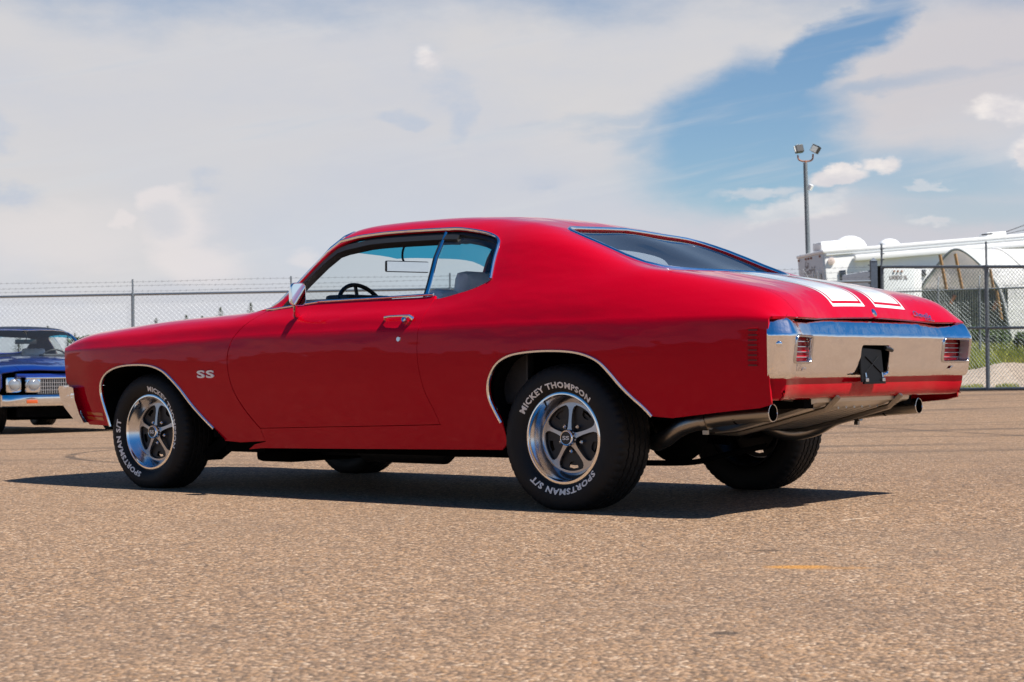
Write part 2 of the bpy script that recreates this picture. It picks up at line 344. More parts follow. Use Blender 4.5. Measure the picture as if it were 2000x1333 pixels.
# ---------------------------------------------------------------- surfaces from section tables
def pchip(xs, ys, x):
    xs = np.asarray(xs, float); ys = np.asarray(ys, float); x = np.asarray(x, float)
    h = np.diff(xs); d = np.diff(ys)/h; m = np.zeros_like(ys)
    for i in range(1, len(xs)-1):
        if d[i-1]*d[i] > 0:
            w1, w2 = 2*h[i]+h[i-1], h[i]+2*h[i-1]; m[i] = (w1+w2)/(w1/d[i-1]+w2/d[i])
    m[0], m[-1] = d[0], d[-1]
    k = np.clip(np.searchsorted(xs, x)-1, 0, len(xs)-2); t = np.clip((x-xs[k])/h[k], 0, 1)
    h00 = 2*t**3-3*t**2+1; h10 = t**3-2*t**2+t; h01 = -2*t**3+3*t**2; h11 = t**3-t**2
    return h00*ys[k]+h10*h[k]*m[k]+h01*ys[k+1]+h11*h[k]*m[k+1]
class Surf:
    """car skin as sections: station x, girth s (0 = sill ... SM = centre line)"""
    def __init__(self, tab, x0, x1, SM, S, nose, wfun, dx=.01, ds=.02, xsm=3):
        self.xg = np.arange(x0, x1+1e-6, dx); self.sg = np.arange(0, SM+1e-6, ds); self.dx, self.ds = dx, ds
        nx, ns = len(self.xg), len(self.sg)
        Yc = np.array([pchip(*zip(*t[0]), self.xg) for t in tab]); Zc = np.array([pchip(*zip(*t[1]), self.xg) for t in tab])
        A = np.zeros((nx, ns)); B = np.zeros((nx, ns))
        for i in range(nx):
            A[i] = pchip(S, Yc[:, i], self.sg); B[i] = pchip(S, Zc[:, i], self.sg)
        # smoothing along the girth (mirror at the centre line), narrow at creases
        def smooth_s(A, odd):
            pad = 40; L = np.concatenate([2*A[:, :1]-A[:, pad:0:-1], A, (-A[:, -2:-pad-2:-1] if odd else A[:, -2:-pad-2:-1])], axis=1)
            o = np.zeros_like(A)
            for j, s in enumerate(self.sg):
                w = wfun(s)/ds; ks = np.arange(-38, 39); g_ = np.exp(-.5*(ks/max(w, .05))**2); g_ /= g_.sum()
                o[:, j] = L[:, j+pad+ks] @ g_
            return o
        A, B = smooth_s(A, True), smooth_s(B, False)
        def smooth_x(A):
            pad = 20; L = np.concatenate([2*A[:1]-A[pad:0:-1], A, 2*A[-1:]-A[-2:-pad-2:-1]], axis=0); o = A.copy()
            for i in range(nx):
                w = min(xsm, .4*i+.01, .4*(nx-1-i)+.01); ks = np.arange(-12, 13); g_ = np.exp(-.5*(ks/max(w, .05))**2); g_ /= g_.sum()
                o[i] = np.tensordot(g_, L[i+pad+ks], axes=1)
            return o
        A, B = smooth_x(A), smooth_x(B)
        self.Yg, self.Zg = A, B
        Xg = self.xg[:, None]-nose(self.xg[:, None], A); self.Xg = Xg
        Pg = np.stack([Xg, A, B], axis=-1)
        dxv = np.gradient(Pg, axis=0); dsv = np.gradient(Pg, axis=1)
        dsv[:, -1] = (0, -1, 0)
        N = np.cross(dxv, dsv); N /= np.linalg.norm(N, axis=-1, keepdims=True)+1e-12
        self.Pg, self.Ng = Pg, N*np.sign(N[nx//2, ns//8, 1])
    def _bil(self, G, x, s):
        fx = np.clip((np.asarray(x)-self.xg[0])/self.dx, 0, len(self.xg)-1.001); fs = np.clip(np.asarray(s)/self.ds, 0, len(self.sg)-1.001)
        i, j = fx.astype(int), fs.astype(int); a, b = (fx-i)[..., None], (fs-j)[..., None]
        return (G[i, j]*(1-a)+G[i+1, j]*a)*(1-b)+(G[i, j+1]*(1-a)+G[i+1, j+1]*a)*b
    def P(self, x, s): return self._bil(self.Pg, x, s)
    def N(self, x, s):
        n = self._bil(self.Ng, x, s); return n/(np.linalg.norm(n, axis=-1, keepdims=True)+1e-12)
    def s_of_z(self, x, z, lo=0.0, hi=6.0):
        i = int(round((x-self.xg[0])/self.dx)); i = min(max(i, 0), len(self.xg)-1)
        j0, j1 = int(lo/self.ds), int(hi/self.ds); zz = np.maximum.accumulate(self.Zg[i, j0:j1+1])
        return float(np.interp(z, zz, self.sg[j0:j1+1]))
    def xz(self, pts, lo=0.0, hi=6.0): return [(x, self.s_of_z(x, z, lo, hi)) for x, z in pts]
KS = .19        # metres per unit of girth used when meshing
def resample(poly, step):
    o = []
    n = len(poly)
    for i in range(n):
        a, b = np.array(poly[i], float), np.array(poly[(i+1) % n], float)
        k = max(1, int(math.ceil(np.hypot((b-a)[0], (b-a)[1]*KS)/step)))
        for j in range(k): o.append(a+(b-a)*j/k)
    return np.array(o)
def inset(poly, d):
    P_ = np.array(poly, float)*[1, KS]; n = len(P_)
    area = .5*sum(P_[i][0]*P_[(i+1) % n][1]-P_[(i+1) % n][0]*P_[i][1] for i in range(n)); sg = 1 if area > 0 else -1
    o = []
    for i in range(n):
        a, b, c = P_[i-1], P_[i], P_[(i+1) % n]
        t1 = (b-a)/(np.linalg.norm(b-a)+1e-9); t2 = (c-b)/(np.linalg.norm(c-b)+1e-9)
        n1 = np.array([-t1[1], t1[0]])*sg; n2 = np.array([-t2[1], t2[0]])*sg
        v = n1+n2; L = v.dot(n1); o.append(b+v/max(L, .4)*d)
    return [[a, b if q[1] < 7.999 else 8.0] for (a, b), q in zip((np.array(o)/[1, KS]).tolist(), poly)]
def inside(pts, poly):
    P_ = np.asarray(poly); x, y = pts[:, 0], pts[:, 1]; r = np.zeros(len(pts), bool)
    x0, y0 = P_[:, 0], P_[:, 1]; x1, y1 = np.roll(x0, -1), np.roll(y0, -1)
    for a, b, c, d in zip(x0, y0, x1, y1):
        if b == d: continue
        m = ((b > y) != (d > y)) & (x < (c-a)*(y-b)/(d-b)+a); r ^= m
    return r
def tri_domain(poly, holes=(), step=.022):
    loops = [resample(poly, step)]+[resample(h, step) for h in holes]
    B = [l*[1, KS] for l in loops]; allb = np.vstack(B)
    lo, hi = allb.min(0), allb.max(0)
    gx, gy = np.meshgrid(np.arange(lo[0]+step*.37, hi[0], step), np.arange(lo[1]+step*.41, hi[1], step)); G = np.c_[gx.ravel(), gy.ravel()]
    ok = inside(G, B[0])
    for h in B[1:]: ok &= ~inside(G, h)
    G = G[ok]
    keep = np.ones(len(G), bool)
    for k in range(0, len(G), 2000):
        d = np.sqrt(((G[k:k+2000, None, :]-allb[None])**2).sum(-1)).min(1); keep[k:k+2000] = d > step*.45
    G = G[keep]; V = [Vector(p) for p in allb]+[Vector(p) for p in G]; E = []; o = 0
    for b in B:
        n = len(b); E += [(o+i, o+(i+1) % n) for i in range(n)]; o += n
    vo, eo, fo, ov, oe, of = delaunay_2d_cdt(V, E, [], 0, 1e-7)
    vo = np.array([v[:] for v in vo]); F = np.array([f for f in fo if len(f) == 3])
    cen = vo[F].mean(1); ok = inside(cen, B[0])
    for h in B[1:]: ok &= ~inside(cen, h)
    return vo/[1, KS], F[ok], loops
def panel(name, surf, poly, mat, parent=None, holes=(), side=(-1,), off=0.0, skirt=.014, step=.022, mats=None, matfn=None, flip=False):
    uv, F, loops = tri_domain(poly, holes, step)
    Pn = surf.P(uv[:, 0], uv[:, 1]); Nn = surf.N(uv[:, 0], uv[:, 1]); Pn = Pn+Nn*off
    V, FF, NN, MI = [], [], [], []
    base = 0
    for sd in side:
        Q = Pn*[1, sd, 1]; M_ = Nn*[1, sd, 1]; T = F.copy()
        a = np.cross(Q[T[:, 1]]-Q[T[:, 0]], Q[T[:, 2]]-Q[T[:, 0]]); mn = M_[T].mean(1)
        fl = (a*mn).sum(1) < 0; T[fl] = T[fl][:, ::-1]
        if flip: T = T[:, ::-1]; M_ = -M_
        V.append(Q); NN.append(M_); FF += (T+base).tolist()
        MI += ([matfn(*c) for c in uv[F].mean(1)] if matfn else [0]*len(F)); base += len(Q)
        if skirt > 0:
            for li, L in enumerate(loops):
                n = len(L); p = surf.P(L[:, 0], L[:, 1]); nn = surf.N(L[:, 0], L[:, 1]); p = (p+nn*off)*[1, sd, 1]; nn = nn*[1, sd, 1]
                t = np.roll(p, -1, 0)-np.roll(p, 1, 0); o = np.cross(t, nn); o /= np.linalg.norm(o, axis=1, keepdims=True)+1e-9
                # orient outward from the loop's middle of area (approximate by testing in the domain)
                V += [p, p-nn*skirt]
                ts = np.roll(L, -1, 0)-np.roll(L, 1, 0); od = np.c_[ts[:, 1]*KS, -ts[:, 0]/KS*1.0]
                ar = .5*np.sum(L[:, 0]*np.roll(L[:, 1], -1)-np.roll(L[:, 0], -1)*L[:, 1]); sgn = (1 if ar > 0 else -1)*(1 if li == 0 else -1)
                # outward dir in 3D by finite step
                e = od*sgn; e /= np.hypot(e[:, 0], e[:, 1]*KS)[:, None]+1e-9
                q2 = surf.P(L[:, 0]+e[:, 0]*.004, L[:, 1]+e[:, 1]*.004/KS)*[1, sd, 1]; q1 = surf.P(L[:, 0]-e[:, 0]*.004, L[:, 1]-e[:, 1]*.004/KS)*[1, sd, 1]
                so = np.sign(((q2-q1)*o).sum(1)); so[so == 0] = 1; o = o*so[:, None]
                NN += [o*.8+nn*.35, o]
                for k in range(n):
                    k2 = (k+1) % n; f = [base+k, base+k2, base+n+k2, base+n+k]
                    a = np.cross(p[k2]-p[k], -nn[k]); f = f if a.dot(o[k]) > 0 else f[::-1]
                    FF.append(f); MI.append(0)
                base += 2*n
    V = np.vstack(V); NN = np.vstack(NN)
    return mesh_obj(name, V, FF, mat, parent, smooth=True, normals=NN, mats=mats, midx=MI if matfn else None)

# ---------------------------------------------------------------- red car: section tables (x from the front axle rearward, y half width, z height)
XK0, XK1 = -.76, 3.97
def T(*p): return list(p)
deckz = [(3.20, 1.070), (3.34, 1.050), (3.58, 1.008), (3.73, .977), (3.80, .957), (3.84, .940), (3.872, .918), (3.898, .892), (3.918, .860), (3.932, .828), (3.97, .740)]
hoodz = [(-.76, .785), (-.72, .815), (-.66, .845), (-.55, .868), (-.38, .884), (-.2, .899), (.11, .921), (.45, .934), (.75, .946)]
def dz(k, x0=3.2): return [(x, z+k) for x, z in deckz if x >= x0]
def hz(k, f=lambda x: 1.0): return [(x, z+k*f(x)) for x, z in hoodz]
crease_z = [(-.76, .752), (-.5, .762), (-.2, .772), (.26, .786), (.74, .803), (1.24, .816), (2.02, .824), (2.6, .830), (3.2, .834), (3.5, .835), (3.8, .830), (3.97, .815)]
crease_y = [(-.76, .872), (-.6, .905), (-.4, .928), (0, .943), (.7, .949), (1.3, .951), (2.2, .951), (2.9, .955), (3.5, .945), (3.8, .932), (3.97, .918)]
off = lambda L, d: [(x, v+d) for x, v in L]
TAB = [
 (off(crease_y, -.075), T((-.76, .20), (3.97, .20))),
 (T((-.76, .845), (-.4, .898), (0, .905), (.8, .905), (2.2, .905), (2.9, .918), (3.5, .902), (3.97, .876)), T((-.76, .36), (2.5, .36), (3.97, .42))),
 (T((-.76, .872), (-.4, .930), (0, .949), (.8, .9560), (1.5, .9585), (2.2, .9585), (2.7, .966), (3.1, .966), (3.5, .952), (3.97, .918)), T((-.76, .62), (0, .66), (1.5, .66), (2.8, .68), (3.97, .68))),
 (crease_y, crease_z),
 (off(crease_y, -.007), off(crease_z, .014)),
 (T((-.76, .845), (-.5, .888), (0, .895), (.6, .912), (1.0, .918), (2.0, .920), (2.4, .918), (2.9, .915), (3.3, .890), (3.7, .865), (3.9, .868), (3.97, .880)),
  T((-.76, .770), (-.66, .805), (-.5, .828), (-.2, .850), (.26, .872), (.74, .884), (1.24, .890), (2.0, .893), (2.4, .915), (2.9, .935), (3.3, .945), (3.6, .935), (3.8, .902), (3.86, .880), (3.90, .852), (3.94, .822), (3.97, .80))),
 (T((-.76, .70), (0, .74), (.60, .76), (.85, .825), (1.0, .848), (2.1, .850), (2.4, .845), (2.7, .835), (3.0, .820), (3.2, .800), (3.4, .775), (3.97, .76)),
  hoodz[:-1]+T((.78, .946), (.97, .951), (1.42, .957), (1.98, .960), (2.18, .984), (2.29, 1.004), (2.39, 1.023), (2.5, 1.040), (2.8, 1.055), (3.0, 1.060), (3.2, 1.062))+dz(0, 3.3)),
 (T((-.76, .50), (.7, .55), (.86, .80), (.95, .818), (1.034, .762), (1.17, .682), (1.25, .640), (1.45, .622), (2.2, .622), (2.45, .642), (2.7, .672), (2.9, .695), (3.1, .712), (3.25, .70), (3.5, .60), (3.97, .55)),
  hz(.012)[:-1]+T((.75, .962), (.88, .964), (.95, .980), (1.034, 1.085), (1.17, 1.255), (1.25, 1.330), (1.40, 1.350), (1.6, 1.358), (1.9, 1.355), (2.15, 1.345), (2.3, 1.334), (2.42, 1.328), (2.55, 1.307), (2.73, 1.252), (2.9, 1.186), (3.0, 1.143), (3.09, 1.109), (3.16, 1.087), (3.24, 1.070))+dz(.006, 3.34)),
 (T((-.76, .26), (.7, .30), (.9, .40), (1.2, .33), (2.5, .34), (3.1, .36), (3.97, .30)),
  hz(.045, lambda x: min(1, max(0, (x+.5)*2)))[:-1]+T((.72, .992), (.80, .998), (.88, 1.020), (1.0, 1.165), (1.15, 1.345), (1.21, 1.382), (1.4, 1.402), (1.75, 1.405), (2.15, 1.387), (2.42, 1.348), (2.55, 1.314), (2.7, 1.263), (2.9, 1.183), (3.1, 1.105), (3.2, 1.078))+dz(.016, 3.34)),
 (T((-.76, 0), (3.97, 0)),
  hz(.050, lambda x: min(1, max(0, (x+.5)*2)))[:-1]+T((.70, .996), (.78, 1.004), (.86, 1.045), (1.0, 1.205), (1.12, 1.345), (1.18, 1.385), (1.4, 1.412), (1.75, 1.415), (2.15, 1.398), (2.42, 1.360), (2.58, 1.320), (2.75, 1.263), (2.95, 1.181), (3.15, 1.104), (3.24, 1.080))+dz(.022, 3.34)),
]
SN = [0, 1, 2, 3, 3.12, 4, 5, 6, 7, 8]
def wfun(s):
    d = abs(s-3.05); w = min(.30, .045+d*.28)
    return w
def nose(x, y):
    a = np.abs(y); t = np.clip((a-.38)/.40, 0, 1); t = t*t*(3-2*t); r = np.clip((x-3.55)/.39, 0, 1)**2; e = 1-.75*np.clip((a-.86)/.09, 0, 1)
    return np.clip((.35-x)/1.1, 0, 1)**2*(1-np.clip(a/.9, 0, 1)**2.4)*.22-.040*t*r*e
S = Surf(TAB, XK0, XK1, 8.0, SN, nose, wfun)

# outlines read off the side of the car, (x, z)
ARCH_F = [(-.302, .334), (-.317, .397), (-.343, .483), (-.350, .537), (-.330, .590), (-.267, .636), (-.163, .664), (-.033, .673), (.096, .668), (.191, .644), (.253, .608), (.329, .545), (.406, .463), (.482, .394), (.556, .334), (.629, .268)]
ARCH_R = [(2.539, .300), (2.516, .388), (2.484, .449), (2.464, .501), (2.464, .552), (2.485, .604), (2.529, .655), (2.595, .688), (2.687, .704), (2.816, .710), (2.941, .705), (3.028, .689), (3.097, .660), (3.148, .615), (3.199, .559), (3.249, .511), (3.307, .462), (3.343, .424)]
DOOR_F = [(.919, .944), (.832, .880), (.766, .815), (.728, .735), (.720, .654), (.744, .542), (.805, .445), (.881, .365), (.912, .338)]
DOOR_R = [(2.142, .372), (2.113, .444), (2.070, .532), (2.049, .632), (2.042, .723), (2.046, .822), (2.058, .900), (2.066, .962)]
def fine(pts, n=5): return [tuple(p) for p in smooth_pts(pts, n)]

car = empty('muscle_car', (0, 0, 0), label='large glossy red vintage coupe with twin white deck stripes and chrome rear bumper', cat='car')

# front fenders
fen = S.xz([(-.722, .745), (-.724, .70), (-.718, .645), (-.712, .58), (-.640, .513), (-.616, .458), (-.528, .372), (-.500, .338)])
fen += S.xz(fine(ARCH_F, 4)); fen += S.xz([(.75, .262), (.935, .272)])
fen += S.xz(fine(DOOR_F[::-1], 4), 0, 5); fen[-1] = (.919, 4.86)
fen += [(.905, 5.0), (.70, 5.0), (.2, 5.0), (-.5, 5.0), (-.735, 5.0), (-.745, 4.6), (-.742, 4.0), (-.732, 3.4)]
fen_i = inset(fen, .0025)
for sd in (-1, 1): panel('front_fender', S, fen_i, M_red, car, side=(sd,), step=.02)
# doors
door = S.xz(fine(DOOR_F, 4), 0, 5); door[0] = (.925, 4.86)
door += S.xz([(1.2, .346), (1.5, .354), (1.8, .362)])+S.xz(fine(DOOR_R, 4), 0, 5.2)
door[-1] = (2.066, 4.97); door += [(1.98, 4.97), (1.5, 4.97), (1.05, 4.97), (.96, 4.93)]
door_i = inset(door, .0028)
doors = [panel('door', S, door_i, M_red, car, side=(sd,), step=.02) for sd in (-1, 1)]
# hood with stripes
def hoodmat(x, s):
    p = S.P(np.array(x), np.array(s)); return 1 if .09 < p[1] < .40 else 0
hood = [(-.74, 5.0), (-.5, 5.0), (.2, 5.0), (.70, 5.0), (.80, 5.06), (.83, 5.6), (.80, 6.2), (.75, 7), (.72, 8.0), (0, 8), (-.74, 8.0), (-.74, 6.5)]
panel('hood', S, inset(hood, .002), M_red, car, side=(-1, 1), mats=[M_red, M_whitepaint], matfn=hoodmat, step=.03)
# roof, pillars, quarters and rockers in one skin
WIN_TOP = [(1.262, 1.312), (1.36, 1.324), (1.46, 1.331), (1.563, 1.334), (1.72, 1.330), (1.891, 1.319), (2.049, 1.304), (2.203, 1.278), (2.30, 1.252), (2.332, 1.232), (2.338, 1.200), (2.330, 1.150), (2.312, 1.090), (2.345, 1.030)]
WIN_TOP = [(1.262, 1.312), (1.36, 1.326), (1.46, 1.333), (1.563, 1.336), (1.72, 1.334), (1.891, 1.327), (2.049, 1.312), (2.20, 1.288), (2.30, 1.262), (2.345, 1.238), (2.362, 1.205), (2.372, 1.150), (2.384, 1.095), (2.395, 1.050)]
BELT_R = [(2.395, 1.050), (2.36, 1.028), (2.294, 1.006), (2.20, .986), (2.12, .971), (2.069, .966)]
body = [(1.135, 8), (1.155, 7.4), (1.18, 6.9), (1.215, 6.45), (1.235, 6.14), (1.17, 6.13), (1.034, 6.12), (.955, 6.10), (.90, 6.05), (.86, 5.6), (.87, 5.15), (.935, 5.0), (.985, 4.99)]
apil = [(1.00, 5.10), (1.055, 5.82), (1.11, 5.84), (1.19, 5.86), (1.255, 5.88)]
body += apil
body += S.xz(fine(WIN_TOP[1:], 4), 4.9, 5.97)
body += S.xz(fine(BELT_R[1:], 4), 4.2, 5.9)
body += S.xz(fine(DOOR_R[::-1], 4), 0, 5.2)[1:]
body += S.xz([(1.8, .362), (1.5, .354), (1.2, .346)])+S.xz([(.912, .338), (.925, .30), (.935, .270), (.85, .255), (.80, .228), (.90, .237), (1.3, .243), (1.855, .252), (2.50, .262)])
body += S.xz(fine(ARCH_R, 4))
body += S.xz([(3.443, .417), (3.667, .443), (3.841, .461), (3.890, .475), (3.893, .539), (3.898, .62), (3.902, .70), (3.904, .76), (3.905, .800)])
body += S.xz([(3.905, .834), (3.914, .8375), (3.922, .8375)], 0, 5)+[(3.9285, 5.0), (3.90, 5.0), (3.8, 5.0), (3.6, 5.0), (3.4, 5.0), (3.335, 5.05), (3.335, 6.0), (3.345, 7.0), (3.35, 8.0)]
GL_SIDE = [(3.275, 8), (3.27, 7.4), (3.25, 7.0), (3.22, 6.75), (3.17, 6.50), (3.10, 6.37), (3.0, 6.33), (2.9, 6.31), (2.8, 6.30), (2.73, 6.31), (2.675, 6.345), (2.638, 6.41), (2.612, 6.52), (2.597, 6.70), (2.590, 7.0), (2.585, 7.5), (2.58, 8)]
body += GL_SIDE
shell = panel('body_shell', S, body, M_red, car, side=(-1, 1), step=.022)
shell['label'] = 'red roof, rear quarter and rocker skin'
# dark lining 25 mm inside the roof and pillars, and inside the whole lower body
rb = [p for p in body]
def lining(poly, name, mat, o): panel(name, S, poly, mat, car, side=(-1, 1), off=o, skirt=0, step=.04, flip=True)
hl = [(1.15, 8), (1.19, 6.9), (1.245, 6.14), (1.17, 6.13), (1.034, 6.12), (.98, 6.1), (1.0, 5.6), (1.07, 5.78), (1.12, 5.80), (1.20, 5.83), (1.27, 5.86)]+S.xz(WIN_TOP[1:], 4.9, 5.95)+[(2.45, 4.9), (2.8, 4.9), (3.1, 5.0)]+[(x-.005, s-.04) for x, s in GL_SIDE[4:-1]]+[(2.55, 8)]
lining(hl, 'headliner', M_headl, -.022)

# trunk lid with twin stripes
def stripe(x, s):
    p = S.P(np.array(x), np.array(s)); y = p[1]
    w = .035 if x < 9 else 0
    if .075 < y < .46:
        if x > 3.897: return 0
        if x > 3.884: return 1 if True else 0
        if .440 < y < .46 or .075 < y < .093: return 1
        if .428 < y or y < .105 or x > 3.874: return 0
        return 1
    return 0
def band(d0, d1, x0, x1, e0, e1):
    """region of the lid between two y lines, as polygons for clean stripe edges"""
    pass
lid = [(3.930, 5.0), (3.90, 5.0), (3.8, 5.0), (3.6, 5.0), (3.4, 5.0), (3.345, 5.05), (3.345, 6.0), (3.355, 7.0), (3.36, 8.0), (3.6, 8), (3.8, 8), (3.935, 8.0), (3.935, 7.0), (3.934, 6.0)]
lidp = panel('trunk_lid', S, inset(lid, .0025), M_red, car, side=(-1, 1), step=.022)
def s_of_y(x, y):
    i = int(round((x-XK0)/.01)); yy = S.Yg[i]; return float(np.interp(-y, -yy[200:], S.sg[200:]))
def ystripe(name, y0, y1, x0, x1, off_, parent, mat, cut=.0, hole=None):
    """painted band on the skin between two y lines"""
    xs = np.linspace(x0, x1, 24); lo = [(x, s_of_y(x, y0)) for x in xs]; hi_ = [(x, s_of_y(x, y1)) for x in xs[::-1]]
    if cut: lo[-1] = (x1-cut, lo[-1][1]); hi_[0] = (x1-cut, hi_[0][1])
    H = []
    if hole:
        a, b, c, d = hole; xh = np.linspace(x0+.001, c, 20)
        H = [[(x, s_of_y(x, a)) for x in xh]+[(x, s_of_y(x, b)) for x in xh[::-1]]]
    for sd in (-1, 1): panel(name, S, lo+hi_, mat, parent, side=(sd,), holes=H, off=off_, skirt=0, step=.02)
def stripe_set(x0, x1, parent, ya, yb):
    # solid band, then the thin outline round it, left apart by a red pinstripe
    ystripe('white_stripe', ya+.026, yb-.026, x0, x1-.020, .0008, parent, M_whitepaint)
    for y0, y1 in ((ya, ya+.013), (yb-.013, yb)): ystripe('stripe_outline', y0, y1, x0, x1, .0008, parent, M_whitepaint)
    ystripe('stripe_outline', ya+.013, yb-.013, x1-.010, x1, .0008, parent, M_whitepaint)
stripe_set(3.365, 3.904, lidp, .050, .345)
for sd in (-1, 1):
    xs = [3.285, 3.335]
ystripe('white_stripe', .076, .319, 3.285, 3.342, .0008, shell, M_whitepaint)
for y0, y1 in ((.050, .063), (.332, .345)): ystripe('stripe_outline', y0, y1, 3.285, 3.342, .0008, shell, M_whitepaint)

# glass
def gpanel(name, poly, mat, off_, side=(-1, 1), step=.04): return panel(name, S, poly, mat, car, side=side, off=off_, skirt=0, step=step)
gpanel('rear_window', inset(GL_SIDE, -.012), M_backglass, -.012)
ws_top = [(1.135, 8), (1.155, 7.4), (1.18, 6.9), (1.215, 6.45), (1.235, 6.14)]
ws_side = [(1.17, 6.13), (1.034, 6.12), (.955, 6.10)]; ws_bot = [(.87, 6.6), (.82, 7.3), (.80, 8)]
bandlow = [(1.040, 8), (1.060, 7.4), (1.085, 6.9), (1.115, 6.45), (1.130, 6.125)]
gpanel('windshield', bandlow+[(1.034, 6.12), (.955, 6.10)]+ws_bot, M_glass, -.006)
gpanel('windshield_tint', ws_top+[(1.17, 6.13)]+bandlow[::-1], M_band, -.006)
# side glass follows its own plane: door glass and fixed quarter glass
def sideglass(name, pts, offx=-.018):
    for sd in (-1, 1): panel(name, S, pts, M_glass, car, side=(sd,), off=offx, skirt=0, step=.05)
BP0, BP1 = (2.010, .955), (2.150, 1.300)
q_poly = S.xz([(2.018, .96), (2.000, 1.06), (1.983, 1.18), (1.968, 1.315)], 4.5, 5.97)+S.xz(fine(WIN_TOP[6:], 3), 4.8, 5.97)+S.xz(BELT_R[1:-1], 4.2, 5.9)
sideglass('quarter_window', inset(q_poly, -.006))

# ---------------------------------------------------------------- chrome mouldings
def on(pts, sd=-1, off_=0.0):
    a = np.array(pts, float); p = S.P(a[:, 0], a[:, 1]); n = S.N(a[:, 0], a[:, 1]); return (p+n*off_)*[1, sd, 1], n*[1, sd, 1]
def trim(name, pts, w, h, mat, parent=None, sds=(-1, 1), off_=0.0, closed=False):
    for sd in sds:
        p, n = on(pts, sd, off_); sweep(name, p, n, rprof(w, h), mat, parent or car, closed)
trim('wheel_arch_trim', S.xz(fine(ARCH_F[:-1], 5)), .016, .010, M_chrome)
trim('wheel_arch_trim', S.xz(fine(ARCH_R[1:], 5)), .016, .010, M_chrome)
trim('drip_rail', [(.925, 5.55), (.965, 5.80), (1.02, 5.93), (1.10, 5.96), (1.18, 5.965), (1.25, 5.97)], .010, .008, M_chrome)
trim('drip_rail', [(1.25, 5.965)]+S.xz(fine(WIN_TOP[1:], 5), 4.9, 5.97), .016, .012, M_chrome)
trim('belt_moulding', [(.90, 5.05), (.96, 4.985), (1.3, 4.985), (1.7, 4.985), (2.05, 4.985)], .012, .009, M_chrome)
rg = inset(GL_SIDE, -.002)
for sd in (-1, 1):
    p, n = on(rg, sd, -.004); sweep('rear_window_trim', p, n, rprof(.022, .013), M_chrome, car)
for sd in (-1, 1):
    p, n = on([(1.135, 8), (1.155, 7.4), (1.18, 6.9), (1.215, 6.45), (1.235, 6.14), (1.17, 6.13), (1.034, 6.12), (.955, 6.10)], sd); sweep('windshield_trim', p, n, rprof(.018, .010), M_chrome, car)
# B-line divider between door glass and quarter glass
for sd in (-1, 1):
    pp = S.xz([(2.000, .955), (1.985, 1.06), (1.968, 1.18), (1.951, 1.312)], 4.5, 5.97); p, n = on(pp, sd, -.014)
    sweep('window_divider', p, n, [(-.008, 0), (-.008, .006), (-.002, .010), (.005, .010), (.007, 0)], M_chrome, car)
    p2, n2 = on([(x-.014, s) for x, s in pp], sd, -.016); sweep('window_seal', p2, n2, [(-.008, 0), (-.008, .006), (.008, .006), (.008, 0)], M_seal, car)
    # one black seal down the A-pillar and along the roof rail
    rl = [(x, s-.10) for x, s in S.xz(fine(WIN_TOP[2:7], 3), 4.9, 5.97)]
    rl2 = [(x-.006*k/12, s-.05) for k, (x, s) in enumerate(S.xz(fine(WIN_TOP[6:11], 3), 4.9, 5.97))]
    p, n = on(rl2, sd, -.016); sweep('window_seal', p, n, [(-.008, -.008), (-.008, .006), (.008, .006), (.008, -.008)], M_seal, car)
    p, n = on([(.975, 5.02), (1.035, 5.70), (1.095, 5.76), (1.18, 5.79), (1.25, 5.82), (1.31, 5.83)]+rl, sd, -.018)
    sweep('window_seal', p, n, [(-.024, -.03), (-.024, .008), (.016, .008), (.016, -.03)], M_seal, car)
# near-black strips added behind the shut lines to stop light leaking through
for pts in (S.xz(fine(DOOR_F, 3), 0, 5), S.xz(fine(DOOR_R, 3), 0, 5.1), S.xz([(.912, .338), (1.5, .354), (2.142, .372)]), [(3.93, 5.0), (3.8, 5.0), (3.4, 5.0), (3.34, 5.05), (3.34, 6.0), (3.352, 7.9)], [(-.7, 5.0), (.2, 5.0), (.7, 5.0), (.86, 5.1)]):
    for sd in (-1, 1):
        p, n = on(pts, sd, -.016); sweep('gap_light_block', p, n, [(-.02, -.004), (-.02, .0), (.02, 0), (.02, -.004)], M_under, car, smooth=False)
# quarter extension seam
# ---------------------------------------------------------------- rear bumper, valance, lamps
class FnSurf:
    def __init__(self, f): self.f = f
    def P(self, u, v): return self.f(np.asarray(u, float), np.asarray(v, float))
    def N(self, u, v):
        e = 1e-3; a = self.P(np.asarray(u)+e, v)-self.P(np.asarray(u)-e, v); b = self.P(u, np.asarray(v)+e)-self.P(u, np.asarray(v)-e)
        n = np.cross(a, b); return n/(np.linalg.norm(n, axis=-1, keepdims=True)+1e-12)
PLAN = smooth_pts([(0, 3.962), (.3, 3.962), (.58, 3.963), (.66, 3.967), (.74, 3.981), (.80, 3.996), (.84, 4.003), (.868, 3.998), (.895, 3.975), (.918, 3.948), (.934, 3.920)], 10)
PY = np.array([p[0] for p in PLAN]); PX = np.array([p[1] for p in PLAN]); PU = np.r_[0, np.cumsum(np.hypot(np.diff(PY), np.diff(PX)))]
def plan(u):
    a = np.abs(u); s = np.sign(u); s = np.where(s == 0, 1, s); y = np.interp(a, PU, PY); x = np.interp(a, PU, PX)
    e = .012; ty = np.interp(np.minimum(a+e, PU[-1]), PU, PY)-np.interp(np.maximum(a-e, -e), PU, PY); tx = np.interp(a+e, PU, PX)-np.interp(np.abs(a-e), PU, PX)
    ty = np.where(a < e, 2*e, ty); L = np.hypot(tx, ty); return y*s, x, ty/L, -tx/L*s
def sect_surf(nodes):
    vv, dd, zz = zip(*nodes)
    def f(u, v):
        y, x, nx, ny = plan(u); d = pchip(vv, dd, v); z = pchip(vv, zz, v)
        return np.stack([x-nx*d, y-ny*d, z], axis=-1)
    return FnSurf(f)
